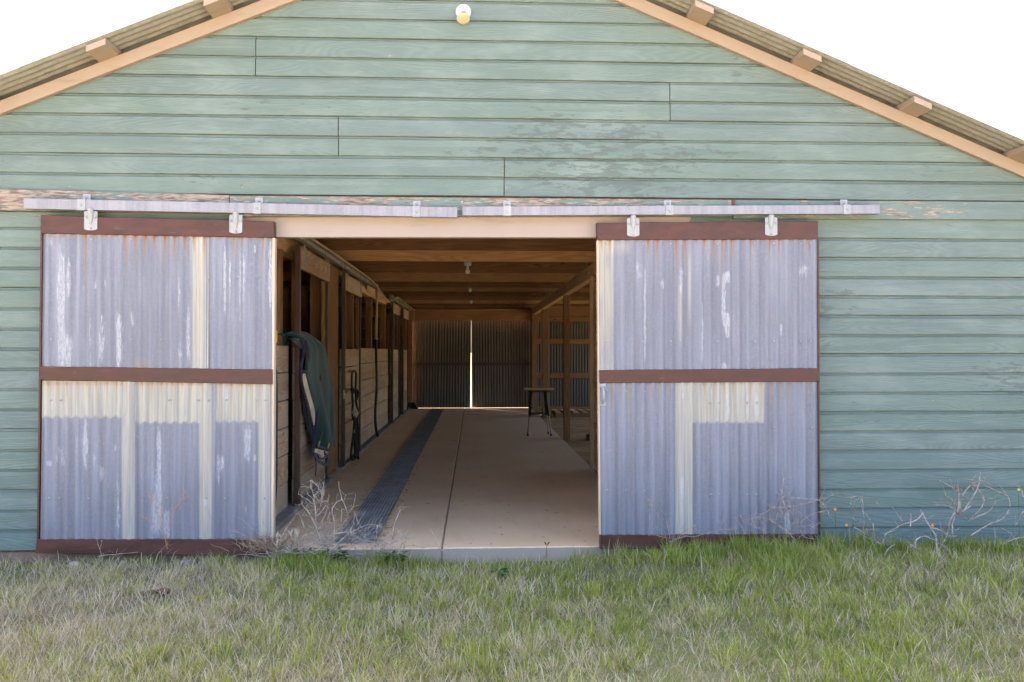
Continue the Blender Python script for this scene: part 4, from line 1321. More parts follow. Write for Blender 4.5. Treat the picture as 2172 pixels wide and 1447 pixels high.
mb = MB(); mb.box(c_.x, c_.x + 0.012, c_.y - 0.025, c_.y + 0.025, c_.z - 0.025, c_.z + 0.025, 0.004); mb.build('buckle', M['black'], hb)

# --- halter with lead rope on the second stall door
hl = tag(empty('rope_halter', (-1.47, 4.4, 0.6)), 'black rope halter and lead rope hanging on the stall door planks', 'halter')
def roped(pts, X, r_, name, mat=None, par=None):
    mb = MB(); mb.tube(spline([PX(a, b_, X) for a, b_ in pts], 5), r_, n=7); return mb.build(name, mat or M['rope'], par or hl)
HX = -1.475
roped([(746, 825), (746, 805), (747, 791), (751, 787), (755, 791), (755, 808), (754, 824)], HX, 0.013, 'crown_strap')
roped([(746, 823), (750, 826), (756, 826), (759, 834), (757, 846), (754, 851)], HX + 0.008, 0.014, 'cheek_strap')
roped([(747, 820), (747.5, 840), (748.5, 858), (747, 872), (748, 885), (753, 889), (759, 888), (763, 880), (762, 874), (757, 862), (755, 850), (754, 826)], HX, 0.014, 'nose_band')
roped([(747, 826), (750, 832), (747, 834), (746, 828)], HX + 0.01, 0.016, 'knot')
roped([(752, 886), (750, 920), (746, 950), (745, 968), (748, 975), (752, 974), (755, 966), (755, 930), (754, 890)], HX + 0.02, 0.016, 'lead_rope')
roped([(757, 888), (759, 910), (760, 940), (759.5, 965), (760.5, 984)], HX + 0.02, 0.015, 'lead_rope')
roped([(751, 886), (753, 900), (752, 925), (754, 960), (753, 970)], HX + 0.03, 0.019, 'lead_rope')
for (px, py) in ((747, 874), (762, 874.5), (751.5, 915)):
    c_ = PX(px, py, HX + 0.035)
    mb = MB(); mb.tube([c_ + Vector((0, 0.018 * math.cos(a), 0.02 * math.sin(a))) for a in np.linspace(0, 2 * math.pi, 13)], 0.005, n=6); mb.build('ring', M['chrome'], hl)

# black rubber strap hanging on the near stall wall
mb = MB(); mb.tube(spline([PX(px, py, -1.545) for px, py in ((583, 776), (585.5, 800), (586.5, 860), (586, 930), (586, 1000), (584, 1050), (581, 1082))], 5), 0.011, n=8)
o = mb.build('tie_down', M['black']); tag(o, 'black rubber cord hanging down the weathered stall planks', 'cord')
mb = MB(); mb.tube(spline([PX(px, py, -1.6) for px, py in ((586.5, 702), (586.8, 712), (585.5, 726), (583, 729))], 5), 0.007, n=8)
o = mb.build('wall_hook', M['hook_yellow']); tag(o, 'yellow coated hook on top of the near stall wall', 'hook')
# door latch and string on the second stall door
mb = MB(); a = PX(728, 836, -1.49); mb.box(a.x, a.x + 0.02, a.y - 0.05, a.y + 0.07, a.z - 0.012, a.z + 0.012, 0.003)
mb.box(a.x, a.x + 0.012, a.y - 0.02, a.y + 0.02, a.z - 0.06, a.z + 0.05, 0.003); mb.build('latch', M['rail_dark'], barn)

# ================================================================== GROUND
def gz(x, y):
    """height of the soil in front of the barn"""
    x = np.asarray(x, float); y = np.asarray(y, float)
    b = -0.085 + 0.045 * np.clip((x - 0.6) / 1.2, 0, 1) + 0.012 * np.clip((-x - 1.0) / 1.2, 0, 1)
    b = b - 0.02 * np.exp(-((x - 0.2) / 0.9) ** 2 - ((y + 0.15) / 0.3) ** 2)
    n = 0.05 * (fbm(x * 1.3 + 40, y * 1.3 + 40) - 0.5) + 0.02 * (fbm(x * 7 + 9, y * 7 + 3) - 0.5)
    return b + n * np.clip((-y) / 0.3, 0.2, 1) * np.clip(6 - np.abs(y), 0.2, 1)
def axis_pts(c, fine, far):
    a = list(np.arange(c[0], c[1] + 1e-6, fine))
    g, p = [], c[1]
    s = fine
    while p < far:
        s *= 1.5; p += s; g.append(p)
    l, p, s = [], c[0], fine
    while p > -far:
        s *= 1.5; p -= s; l.append(p)
    return np.array(l[::-1] + a + g)
xs = axis_pts((-6, 6), 0.08, 600)
ysl = axis_pts((-4, 0.02), 0.08, 600)
ysl = np.array([y for y in ysl])
Xg, Yg = np.meshgrid(xs, ysl)
Zg = gz(Xg, Yg)
ins = (Yg > 0.03)
Zg = np.where(ins, -0.16, Zg)
Zg = np.where(Yg > LEN + 0.2, -0.06, Zg)
co = np.stack([Xg, Yg, Zg], -1).reshape(-1, 3)
idx = np.arange(co.shape[0]).reshape(Xg.shape)
q = np.stack([idx[:-1, :-1], idx[:-1, 1:], idx[1:, 1:], idx[1:, :-1]], -1).reshape(-1, 4)
me = bpy.data.meshes.new('ground'); me.from_pydata(co.tolist(), [], q.tolist())
me.polygons.foreach_set('use_smooth', [True] * len(q))
g_o = link('ground', me, M['ground']); tag(g_o, 'patchy soil and thatch under the grass', None, None, 'structure')

# ================================================================== GRASS
def blades(name, x, y, h, wdt, lean, az, col, label, parent=None, curl=0.6):
    n = len(x)
    z = gz(x, y)
    dx, dy = np.cos(az), np.sin(az)
    sx_, sy_ = -dy, dx
    # width direction mixes sideways with facing so blades do not vanish edge-on
    fa = rng.uniform(-0.9, 0.9, n)
    sxx, syy = np.cos(fa), np.sin(fa)
    v = np.zeros((n, 5, 3))
    for k_, (t, wk) in enumerate(((0, 1.0), (0.5, 0.8))):
        off = lean * h * t ** (1 + curl)
        zz = h * t * np.sqrt(np.clip(1 - (lean * t) ** 2 * 0.6, 0.05, 1))
        for s, c_ in ((-1, 0), (1, 1)):
            v[:, 2 * k_ + c_, 0] = x + dx * off + s * sxx * wdt * wk / 2
            v[:, 2 * k_ + c_, 1] = y + dy * off + s * syy * wdt * wk / 2
            v[:, 2 * k_ + c_, 2] = z - 0.004 + zz
    v[:, 4, 0] = x + dx * lean * h
    v[:, 4, 1] = y + dy * lean * h
    v[:, 4, 2] = z + h * np.sqrt(np.clip(1 - lean ** 2 * 0.75, 0.03, 1))
    v[:, :, 1] = np.minimum(v[:, :, 1], -0.055 + 0 * v[:, :, 1])
    me = bpy.data.meshes.new(name)
    me.vertices.add(n * 5); me.vertices.foreach_set('co', v.reshape(-1))
    b = (np.arange(n) * 5)[:, None]
    loops = np.concatenate([b + np.array([[0, 1, 3, 2]]), b + np.array([[2, 3, 4]])], 1).reshape(-1)
    me.loops.add(n * 7); me.loops.foreach_set('vertex_index', loops.astype(np.int32))
    me.polygons.add(n * 2)
    ls = (np.arange(n) * 7)[:, None] + np.array([[0, 4]])
    me.polygons.foreach_set('loop_start', ls.reshape(-1).astype(np.int32))
    me.polygons.foreach_set('use_smooth', [True] * (2 * n))
    at = me.color_attributes.new('tint', 'FLOAT_COLOR', 'POINT')
    cc = np.ones((n, 5, 4), np.float32)
    cc[:, :, :3] = col[:, None, :]
    at.data.foreach_set('color', cc.ravel())
    me.update(calc_edges=True); me.validate()
    o = link(name, me, M['blade'], parent)
    tag(o, label, None, None, 'stuff')
    return o

def scatter(n, x0, x1, y0, y1):
    return rng.uniform(x0, x1, n), rng.uniform(y0, y1, n)
def greenness(x, y):
    g = 0.50 + 0.20 * np.clip(x / 1.5, -1, 1) + 1.1 * (fbm(x * 1.1 + 3, y * 1.6 + 8, 4) - 0.5)
    g += 0.22 * np.exp(-((y + 0.75) / 0.6) ** 2) * (x > -1.6)
    g -= 0.26 * np.exp(-((y + 2.3) / 0.55) ** 2) * np.exp(-((x + 0.2) / 1.4) ** 2)
    g -= 0.22 * (x < -1.6)
    return np.clip(g, 0, 1)
def tall(x, y):
    h = 0.050 + 0.055 * fbm(x * 1.7, y * 1.7 + 50) + 0.05 * np.clip((x - 0.9) / 0.7, 0, 1) * np.exp(-((y + 0.4) / 0.6) ** 2)
    h -= 0.03 * np.exp(-((x - 0.1) / 0.8) ** 2 - ((y + 0.25) / 0.25) ** 2)
    h -= 0.015 * (x < -1.4) * (y > -0.6)
    h -= 0.04 * np.clip((x - 2.3) / 0.3, 0, 1) * np.exp(-((y + 0.35) / 0.3) ** 2)
    return np.maximum(h, 0.03)
def inview(x, y, m=140):
    a, b_ = proj(np.stack([x, y, np.full_like(x, -0.06)], -1))
    return (a > -m) & (a < 2172 + m)
GA, GB, GC = np.array([0.100, 0.152, 0.022]), np.array([0.350, 0.385, 0.058]), np.array([0.52, 0.455, 0.15])
DA, DB = np.array([0.30, 0.225, 0.13]), np.array([0.72, 0.60, 0.42])
# tufts: blades fan out from a common crown; each tuft has its own hue and height
NT = 5200
tx, ty = scatter(NT, -5.0, 5.2, -3.2, -0.09)
kp = (inview(tx, ty) | (rng.random(NT) < 0.3)) & (fbm(tx * 2.3 + 90, ty * 2.3 + 20, 3) < 0.64 + 0.1 * rng.random(NT))
tx, ty = tx[kp], ty[kp]
NT = len(tx)
tg = greenness(tx, ty)
per = rng.integers(10, 30, NT)
ti = np.repeat(np.arange(NT), per)
n = len(ti)
spread = rng.uniform(0.018, 0.07, NT)[ti]
ang = rng.uniform(0, 2 * np.pi, n)
rad = spread * np.sqrt(rng.random(n))
gx, gy = tx[ti] + rad * np.cos(ang), np.minimum(ty[ti] + rad * np.sin(ang), -0.075)
th = (tall(tx, ty) * rng.uniform(0.65, 1.5, NT))[ti] * rng.uniform(0.4, 1.15, n)
tdry = (rng.random(NT) > 0.12 + 0.86 * tg)[ti] ^ (rng.random(n) < 0.14)
hue = rng.random(NT)[ti]
t = np.clip(hue * 0.7 + rng.random(n) * 0.45, 0, 1)[:, None]
yel = np.clip(1.1 - tg[ti] * 1.1 + 0.3 * (rng.random(n) - 0.5), 0, 1)[:, None]
gcol = (GA * (1 - t) + GB * t) * (1 - 0.55 * yel) + GC * 0.55 * yel * (0.6 + 0.4 * t)
dcol = DA * (1 - t) + DB * t
col = np.where(tdry[:, None], dcol, gcol) * rng.uniform(0.8, 1.15, n)[:, None]
sel = ~tdry
def put(name, m, label, w0, w1, l0, l1, curl):
    k_ = int(m.sum())
    blades(name, gx[m], gy[m], th[m], rng.uniform(w0, w1, k_), np.clip(rng.uniform(l0, l1, k_), 0, 0.98), ang[m] + rng.normal(0, 0.6, k_), col[m], label, curl=curl)
put('green_grass', sel, 'green spring grass tufts growing up to the barn wall', 0.0026, 0.0068, 0.05, 0.85, 0.6)
put('dry_grass', tdry, 'dry tan grass tufts mixed through the lawn', 0.0018, 0.0046, 0.3, 0.98, 0.35)
# short understory between the tufts
N = 105000
x, y = scatter(N, -5.0, 5.2, -3.2, -0.09)
kp = inview(x, y) & (rng.random(N) < np.clip(1.25 - 1.0 * (fbm(x * 2.3 + 90, y * 2.3 + 20, 3) > 0.60) - 0.4 * ((x < -1.3) & (y > -0.35)), 0.6, 1))
x, y = x[kp], y[kp]; n = len(x); g = greenness(x, y)
t = rng.random(n)[:, None]
dm = (rng.random(n) > 0.05 + 0.7 * g)[:, None]
col2 = np.where(dm, DA * (1 - t) + DB * 0.9 * t, (GA * (1 - t) + GB * t) * 0.9)
blades('short_grass', x, y, rng.uniform(0.025, 0.075, n), rng.uniform(0.0018, 0.0042, n), rng.uniform(0.3, 0.97, n), rng.uniform(0, 2 * np.pi, n), col2, 'short matted grass between the tufts', curl=0.3)
# long bent straw lying across the lawn
N = 2600
x, y = scatter(N, -3.4, 3.8, -2.6, -0.12)
kp = (rng.random(N) < 1.15 - greenness(x, y)) & inview(x, y)
x, y = x[kp], y[kp]; n = len(x); t = rng.random(n)[:, None]
blades('straw', x, y, rng.uniform(0.07, 0.19, n), rng.uniform(0.0018, 0.0036, n), rng.uniform(0.55, 0.985, n), rng.uniform(0, 2 * np.pi, n), np.array([0.40, 0.33, 0.25]) * (1 - t) + np.array([0.72, 0.64, 0.50]) * t, 'long pale dead stalks bent over in the lawn', curl=0.9)
# taller clumps: bright tufts near the right door and left of the slab
cl = []
for (px, py, n_, hh) in ((1500, 1190, 260, .15), (1560, 1180, 300, .17), (1620, 1190, 260, .15), (1690, 1200, 220, .15), (1440, 1200, 220, .14), (1380, 1190, 160, .11), (1760, 1180, 240, .17), (1830, 1180, 220, .18), (2000, 1180, 240, .15), (2060, 1180, 240, .14), (2120, 1185, 200, .14), (1930, 1185, 200, .13),
                         (640, 1200, 200, .15), (680, 1205, 220, .16), (600, 1205, 160, .13), (815, 1185, 90, .15), (720, 1215, 160, .12), (1065, 1205, 120, .09), (1330, 1180, 90, .08), (1650, 1240, 260, .13), (1540, 1260, 260, .12), (470, 1190, 110, .10), (330, 1180, 60, .08), (20, 1180, 60, .09)):
    p = PZ(px, py, -0.06)
    if p.y > -0.12: p = Vector((p.x, -0.16, 0))
    a = rng.normal(p.x, 0.055, n_); b_ = np.minimum(rng.normal(p.y, 0.05, n_), -0.10)
    cl.append((a, b_, rng.uniform(0.5, 1.1, n_) * hh))
for px in np.arange(1290, 2180, 13):
    hh = rng.choice([0.55, 0.8, 1.0, 1.3]) * 0.8 * (0.075 + 0.105 * fbm(np.array([px * 0.021]), np.array([3.3]), 2)[0] * (1.35 if px < 1720 else 1.0))
    n_ = int(rng.integers(10, 75))
    xx = P(px, 1150, -0.17).x
    cl.append((rng.normal(xx, 0.03, n_), np.minimum(rng.normal(-0.21, 0.05, n_), -0.135), rng.uniform(0.4, 1.15, n_) * hh))
for px in np.arange(590, 930, 15):
    n_ = int(rng.integers(15, 50))
    xx = P(px, 1165, -0.17).x
    cl.append((rng.normal(xx, 0.03, n_), np.minimum(rng.normal(-0.2, 0.06, n_), -0.08), rng.uniform(0.4, 1.2, n_) * rng.uniform(0.07, 0.14)))
for px in np.arange(930, 1300, 14):
    n_ = int(rng.integers(6, 36))
    xx = P(px, 1165, -0.12).x
    cl.append((rng.normal(xx, 0.03, n_), np.minimum(rng.normal(-0.13, 0.04, n_), -0.075), rng.uniform(0.4, 1.2, n_) * rng.uniform(0.035, 0.085) * (1.5 if px > 1210 else 1.0)))
a = np.concatenate([c_[0] for c_ in cl]); b_ = np.concatenate([c_[1] for c_ in cl]); h = np.concatenate([c_[2] for c_ in cl])
n = len(a); t = rng.random(n)[:, None]
col = np.array([0.10, 0.165, 0.022]) * (1 - t) + np.array([0.35, 0.40, 0.062]) * t
dryb = rng.random(n)[:, None] < 0.16
col = np.where(dryb, DA * (1 - t) + DB * t, col)
blades('tall_grass', a, b_, h, rng.uniform(0.003, 0.006, n), rng.uniform(0.05, 0.75, n), rng.uniform(0, 2 * np.pi, n), col, 'taller bright green tufts along the foot of the doors')

# ================================================================== WEEDS, STONES, SMALL THINGS
def weed(polys, Y, r0, mat, label, cat='weed', name='dead_weed', depth=0.10, seed=1, group=None, buds=True, org=(0, 0), sc=1.0, fine=0):
    """branching dead stems traced as pixel polylines; each gets its own depth about plane Y"""
    R_ = random.Random(seed)
    mb = MB()
    for pl_ in polys:
        pts = [(org[0] + a / sc, org[1] + b_ / sc) for a, b_ in pl_]
        d0, d1 = R_.uniform(-depth, depth * 0.6), R_.uniform(-depth, depth * 0.6)
        m_ = len(pts)
        P3 = []
        for i, (a, b_) in enumerate(pts):
            yy = min(Y + d0 + (d1 - d0) * i / max(1, m_ - 1), YD - 0.03)
            P3.append(P(a, b_, yy))
        L = sum((P3[i + 1] - P3[i]).length for i in range(m_ - 1))
        ra = (0.98 if cat == 'bush' else 0.92) * r0 * (0.55 + min(1.0, L / 0.25) * 0.45)
        sp = spline(P3, 4)
        sp = [q + Vector((R_.gauss(0, .0012), R_.gauss(0, .002), R_.gauss(0, .0012))) for q in sp]
        mb.tube(sp, ra, ra * 0.35, n=5)
        if buds:
            for k_ in range(int(L / 0.03)):
                q = sp[R_.randrange(len(sp) // 2, len(sp))]
                mb.ball((q.x, q.y, q.z), R_.uniform(0.0015, 0.0035), 5, 4)
        for _ in range(int(fine * L * 48)):
            q = R_.choice(sp)
            dv = Vector((R_.gauss(0, 1), R_.gauss(0, .7), R_.gauss(0.5, .8))).normalized() * R_.uniform(0.02, 0.09)
            e_ = q + dv; e_.y = min(e_.y, YD - 0.03)
            mb.tube([q, q + (e_ - q) * 0.5 + Vector((R_.gauss(0, .004), 0, R_.gauss(0, .004))), e_], ra * 0.34, ra * 0.16, n=4)
    o = mb.build(name, mat, fix=False)
    tag(o, label, cat, group)
    return o

# pale branched weed in the doorway (traced from the photograph, zoom origin 530,1000, scale 6.576)
W1 = [[(1000, 960), (940, 820), (920, 640), (905, 470), (895, 330), (850, 220), (845, 120)], [(900, 330), (960, 270), (940, 140)], [(895, 340), (980, 410), (1010, 310), (1035, 140)],
      [(920, 600), (985, 480), (1020, 330), (1030, 250)], [(1020, 330), (960, 230), (870, 120)], [(905, 465), (800, 395), (680, 315)], [(930, 620), (1030, 520), (1110, 330)],
      [(950, 820), (1010, 690), (1080, 530), (1060, 480)], [(990, 830), (1060, 760), (1110, 570)], [(940, 780), (830, 600), (740, 470), (730, 440)], [(840, 600), (790, 490), (860, 430)],
      [(960, 840), (860, 640), (740, 610)], [(760, 770), (715, 660), (690, 590)], [(920, 640), (900, 420), (800, 310)], [(980, 400), (1040, 300), (1030, 200)]]
weed(W1, -0.22, 0.0042, M['twig'], 'pale dry branching weed standing before the stall planks', org=(530, 1000), sc=6.576, seed=3, fine=1.4)
W2 = [[(1170, 1000), (1180, 720), (1150, 540), (1200, 440), (1280, 380), (1250, 250), (1240, 150)], [(1280, 380), (1330, 480), (1365, 590), (1340, 680), (1200, 850)], [(1365, 590), (1440, 500), (1480, 310)],
      [(1310, 440), (1330, 330)], [(1280, 520), (1360, 580)], [(1275, 700), (1275, 620), (1285, 520)], [(1180, 730), (1040, 720), (900, 800)], [(1180, 720), (1260, 780), (1290, 840)]]
weed(W2, -0.20, 0.004, M['twig'], 'thin pale dead stem forking above the drain matting', org=(530, 1000), sc=6.576, seed=4, fine=0.8)
W3 = [[(1090, 1180), (1290, 950), (1550, 780), (1700, 740), (1830, 770), (1830, 800)], [(1100, 1130), (1360, 880), (1540, 790)], [(1550, 780), (1460, 600), (1480, 580)], [(1500, 740), (1600, 560)], [(1380, 870), (1440, 740), (1460, 600)],
      [(1780, 750), (1760, 950)], [(1620, 800), (1600, 920)], [(1400, 880), (1640, 980), (1800, 1010), (1950, 1000)], [(1150, 870), (1400, 850), (1560, 960), (1900, 1010)], [(700, 990), (900, 950), (1040, 980), (1085, 1180)],
      [(1420, 870), (1370, 720)], [(1990, 940), (2010, 760), (2100, 510), (2080, 500)], [(1990, 940), (2110, 800)], [(1600, 1010), (1680, 1020), (1700, 1110)], [(1470, 1040), (1465, 1180)]]
weed(W3, -0.24, 0.0042, M['twig'], 'tangled whitish dead stems lying across the slab edge', org=(530, 1000), sc=6.576, seed=5, fine=0.9)
# brown curled dead clump at the corner of the left door
cl_polys = []
R1 = random.Random(11)
for i in range(170):
    x0 = R1.gauss(330, 170); y0 = R1.uniform(1010, 1140)
    xx, yy = x0, y0; pl_ = [(xx, yy)]
    an = R1.uniform(-0.9, 0.9)
    for k_ in range(4):
        an += R1.uniform(-0.6, 0.6)
        xx += 70 * math.sin(an) ; yy -= 62 * math.cos(an) * R1.uniform(0.3, 1.1)
        pl_.append((xx, yy))
    cl_polys.append(pl_)
weed(cl_polys, -0.20, 0.0027, M['twig_brown'], 'brown curled dead grass clump at the corner of the cream-topped door', org=(520, 1000), sc=6.576, seed=6, buds=False, depth=0.08)
tg_polys = []
for i in range(120):
    x0 = R1.choice((R1.gauss(690, 60), R1.gauss(800, 70), R1.gauss(600, 40))); y0 = R1.uniform(1140, 1185)
    an = R1.choice((-1, 1)) * R1.uniform(0.5, 1.5); L_ = R1.uniform(9, 26)
    pl_ = [(x0, y0)]
    for k_ in range(4):
        an += R1.uniform(-0.45, 0.45)
        x0 += L_ * math.sin(an); y0 -= L_ * math.cos(an) * 0.8
        pl_.append((x0, min(y0, 1190)))
    tg_polys.append(pl_)
weed(tg_polys, -0.20, 0.0026, M['twig'], 'loose thatch of pale dry stems heaped below the doorway weeds', seed=21, buds=False, depth=0.10)
# hanging pale dried leaves on that clump
mb = MB()
for i in range(26):
    px = R1.uniform(585, 635); py = R1.uniform(1118, 1145)
    a = P(px, py, -0.24 + R1.uniform(-.03, .03)); L = R1.uniform(0.03, 0.07)
    b_ = a + Vector((R1.uniform(-.01, .02), R1.uniform(-.02, .01), -L)); c_ = a.lerp(b_, .5) + Vector((0.006, 0, 0)); e_ = a.lerp(b_, .5) - Vector((0.005, 0.004, 0))
    mb.add([a, c_, b_, e_], [(0, 1, 2, 3)])
o = mb.build('dried_leaf_stalk', plain('bleached_leaf', (0.36, 0.30, 0.24), 0.9), fix=False); tag(o, 'bleached drooping dry leaves beside the doorway weed', 'weed')
# fine reddish seed-head plant before the left door
W4 = [[(355, 1165), (345, 1120), (330, 1070), (318, 1050)], [(350, 1140), (372, 1080), (392, 1045)], [(345, 1120), (300, 1095)], [(340, 1100), (352, 1050)], [(372, 1080), (385, 1060), (405, 1055)], [(330, 1070), (315, 1065)]]
weed(W4, -0.24, 0.0016, plain('rusty_stem', (0.42, 0.24, 0.13), 0.9), 'fine rust-brown seed heads in front of the cream-topped door', seed=8, fine=3.5, depth=0.05)
# low stem at the left door
weed([[(217, 1185), (212, 1165), (205, 1145), (200, 1140)], [(212, 1165), (216, 1148)], [(210, 1180), (240, 1176), (290, 1172)], [(245, 1176), (250, 1165)]], -0.22, 0.003, M['twig'], 'small pale twig leaning on the bottom rail of the cream-topped door', seed=9, depth=0.04)

# right: grey branched bush against the green boards (zoom origin 1800,980 scale 5.788)
B1 = [[(1080, 1120), (1180, 970), (1215, 880), (1250, 720), (1300, 620)], [(1300, 620), (1360, 640), (1490, 490), (1590, 300), (1610, 210), (1670, 200)], [(1590, 300), (1500, 280), (1560, 160)], [(1350, 620), (1390, 440), (1470, 310), (1540, 250)], [(1340, 620), (1355, 430), (1310, 340), (1115, 230)],
      [(1350, 430), (1340, 220)], [(1310, 600), (1270, 470), (1190, 410)], [(1270, 570), (1200, 530), (1060, 535)], [(1590, 340), (1650, 440), (1640, 550), (1480, 720)], [(1210, 520), (1180, 440), (1190, 380)], [(1500, 540), (1360, 640)], [(1240, 760), (1180, 860)],
      [(1300, 620), (1230, 740), (1200, 850)], [(1270, 900), (1280, 740), (1310, 640)], [(1610, 230), (1620, 130)], [(1530, 290), (1530, 350)], [(1400, 430), (1460, 440)]]
weed(B1, -0.20, 0.0072, M['twig'], 'upright grey dead bush forking against the lowest green boards', org=(1800, 980), sc=5.788, seed=12, fine=0.5, cat='bush', name='dead_bush')
B2 = [[(1490, 910), (1700, 780), (1900, 690), (1980, 540), (1950, 420), (1850, 280)], [(1500, 700), (1700, 620), (1790, 520), (1800, 430), (1860, 370)], [(1940, 420), (1660, 280)], [(1900, 690), (1960, 650)]]
weed(B2, -0.17, 0.0055, M['twig'], 'two long grey stems arching along the green boards', org=(1800, 980), sc=5.788, seed=13, fine=0.25, cat='bush', name='dead_bush')
B3 = [[(1085, 1120), (1070, 920), (1000, 800), (920, 660), (880, 580)], [(910, 630), (820, 720), (660, 770), (500, 860), (440, 900)], [(660, 770), (640, 700), (530, 550)], [(760, 800), (765, 640)], [(1000, 800), (1150, 850), (1220, 910), (1330, 912)], [(820, 1080), (830, 960), (950, 915), (1150, 1030), (1300, 1110), (1360, 1190)], [(760, 1020), (860, 1090), (950, 1140)],
      [(1150, 1030), (1250, 1120), (1350, 1185)], [(440, 1150), (500, 1060), (575, 1010)], [(730, 1030), (715, 1180)], [(840, 1180), (930, 1260), (1030, 1250), (1150, 1230), (1250, 1190)], [(760, 1030), (850, 1170)]]
weed(B3, -0.26, 0.0062, M['twig'], 'low sprawling grey dead branches in front of the upright bush', org=(1800, 980), sc=5.788, seed=14, fine=0.3, cat='bush', name='dead_bush')
B4 = [[(60, 790), (40, 600), (20, 500)], [(185, 840), (180, 580), (145, 430), (20, 440)], [(180, 600), (290, 740)], [(300, 760), (320, 940), (345, 1050), (300, 1140), (180, 1220), (0, 1300)], [(360, 520), (345, 485), (310, 480)], [(430, 950), (420, 990), (380, 1000), (100, 860)], [(100, 650), (95, 550)], [(60, 800), (200, 880), (310, 960)], [(450, 880), (580, 840)], [(120, 760), (150, 700)]]
weed(B4, -0.20, 0.0048, M['twig'], 'thin broken dead stems beside the edge of the handled door', org=(1800, 980), sc=5.788, seed=15, fine=0.5, cat='bush', name='dead_bush')
B5 = [[(2150, 600), (2090, 700), (2040, 800)], [(1740, 1310), (1770, 1120), (1800, 940), (1785, 800)], [(1790, 1050), (1900, 1020), (2030, 1020), (2170, 1040)], [(1860, 1030), (2060, 935), (2170, 930)], [(1900, 1010), (2000, 900), (1860, 800)], [(2140, 430), (2110, 320), (2030, 270)], [(2060, 940), (2110, 1150)]]
weed(B5, -0.22, 0.0050, M['twig'], 'dead stems leaning over the grass under the yellow bloom', org=(1800, 980), sc=5.788, seed=16, fine=0.4, cat='bush', name='dead_bush')
# tangled tumbleweed against the right door (zoom origin 1420,960 scale 5.171)
B6 = [[(1330, 870), (1300, 690), (1260, 560), (1240, 500), (1230, 430), (1255, 310), (1245, 285)], [(1145, 890), (1180, 700), (1240, 510), (1350, 410)], [(1240, 510), (1400, 500), (1640, 525), (1720, 630)], [(1200, 620), (1400, 580), (1600, 530), (1840, 450)], [(1410, 810), (1480, 730), (1610, 660), (1730, 640), (1750, 690)],
      [(960, 710), (1060, 655), (1140, 600)], [(760, 670), (830, 760), (960, 820), (1060, 870)], [(980, 710), (1060, 830)], [(1130, 580), (1100, 700), (1160, 780)], [(1410, 810), (1480, 920), (1600, 950)], [(1440, 830), (1580, 780)], [(1140, 600), (1300, 620), (1400, 760)], [(1300, 580), (1350, 600), (1360, 700)], [(1170, 760), (1300, 880), (1360, 940)], [(1100, 740), (1250, 840), (1340, 900)], [(900, 720), (1060, 720), (1200, 760)], [(760, 760), (830, 890)], [(1410, 640), (1480, 700), (1560, 760)], [(1270, 620), (1280, 800), (1350, 900)], [(1420, 620), (1410, 760)], [(1330, 1080), (1480, 1080), (1640, 1060)], [(1640, 770), (1560, 820)]]
weed(B6, -0.21, 0.0038, M['twig'], 'tangled pale tumbleweed leaning on the foot of the handled door', org=(1420, 960), sc=5.171, seed=17, fine=1.6, cat='bush', name='dead_bush')
for i, (pl_, lb) in enumerate((([[(490, 1290), (500, 1180), (495, 1010), (520, 1080), (560, 1130), (570, 1170)]], 'thin curled stem before the handled door'),
                               ([[(655, 1310), (640, 1220), (615, 1110)], [(640, 1220), (660, 1190), (655, 1160)], [(595, 1290), (590, 1190)], [(560, 1270), (548, 1210)], [(548, 1285), (600, 1300), (655, 1312)]], 'three short straw stalks at the bottom of the handled door'),
                               ([[(740, 1290), (720, 1230), (700, 1190)], [(730, 1240), (770, 1200), (760, 1180)], [(860, 1200), (760, 1260), (700, 1330), (650, 1340)], [(1160, 1240), (1165, 1150)], [(1050, 1240), (1030, 1170)], [(1040, 1210), (1070, 1170), (1060, 1150)], [(650, 1338), (760, 1300), (860, 1290), (1040, 1245), (1165, 1240)]], 'dry seed stalks along the middle of the handled door'))):
    weed(pl_, -0.22, 0.0026, M['twig'], lb, org=(1240, 780), sc=3.618, seed=30 + i, fine=1.5, depth=0.05)

# leafy green weeds at the slab edge
def leafy(px, py, n_, r_, label, seed):
    R_ = random.Random(seed)
    c_ = PZ(px, py, -0.06)
    y0 = min(c_.y, -0.16)
    e_ = tag(empty('leafy_weed', (c_.x, y0, -0.08)), label, 'weed', None)
    mb = MB(); ms = MB()
    for i in range(n_):
        a = R_.uniform(0, 6.28); rr = r_ * R_.random() ** 0.5
        p = Vector((c_.x + rr * math.cos(a), y0 + rr * math.sin(a) * 0.6, -0.05 + R_.uniform(0.01, 0.85) * r_))
        d = Vector((math.cos(a), math.sin(a), R_.uniform(-.3, .5))).normalized(); s = d.cross(Vector((R_.gauss(0, .3), R_.gauss(0, .3), 1))).normalized()
        L = R_.uniform(0.025, 0.05); w_ = L * R_.uniform(0.28, 0.42)
        up = Vector((0, 0, 0.006))
        mb.add([p, p + d * L * .35 + s * w_ + up, p + d * L * .8 + s * w_ * .7, p + d * L, p + d * L * .8 - s * w_ * .7, p + d * L * .35 - s * w_ + up], [(0, 1, 2, 3), (0, 3, 4, 5)])
        if i % 6 == 0: ms.tube([(c_.x, y0, -0.09), p.lerp(Vector((c_.x, y0, -0.05)), .5), p], 0.0018, n=4)
    o = mb.build('foliage', M['leaf'], e_, fix=False); o['kind'] = 'stuff'
    ms.build('stem', M['leaf'], e_, fix=False)
leafy(660, 1168, 90, 0.09, 'low dark green leafy weed below the pale branching weed', 1)
leafy(730, 1160, 90, 0.085, 'dark leafy weed at the end of the drain matting', 2)
leafy(845, 1172, 60, 0.065, 'small leafy weed in the pale tangle on the slab edge', 3)
leafy(1058, 1222, 40, 0.034, 'short green weed below the middle of the slab edge', 4)
sp0 = P(1160, 1158, -0.14)
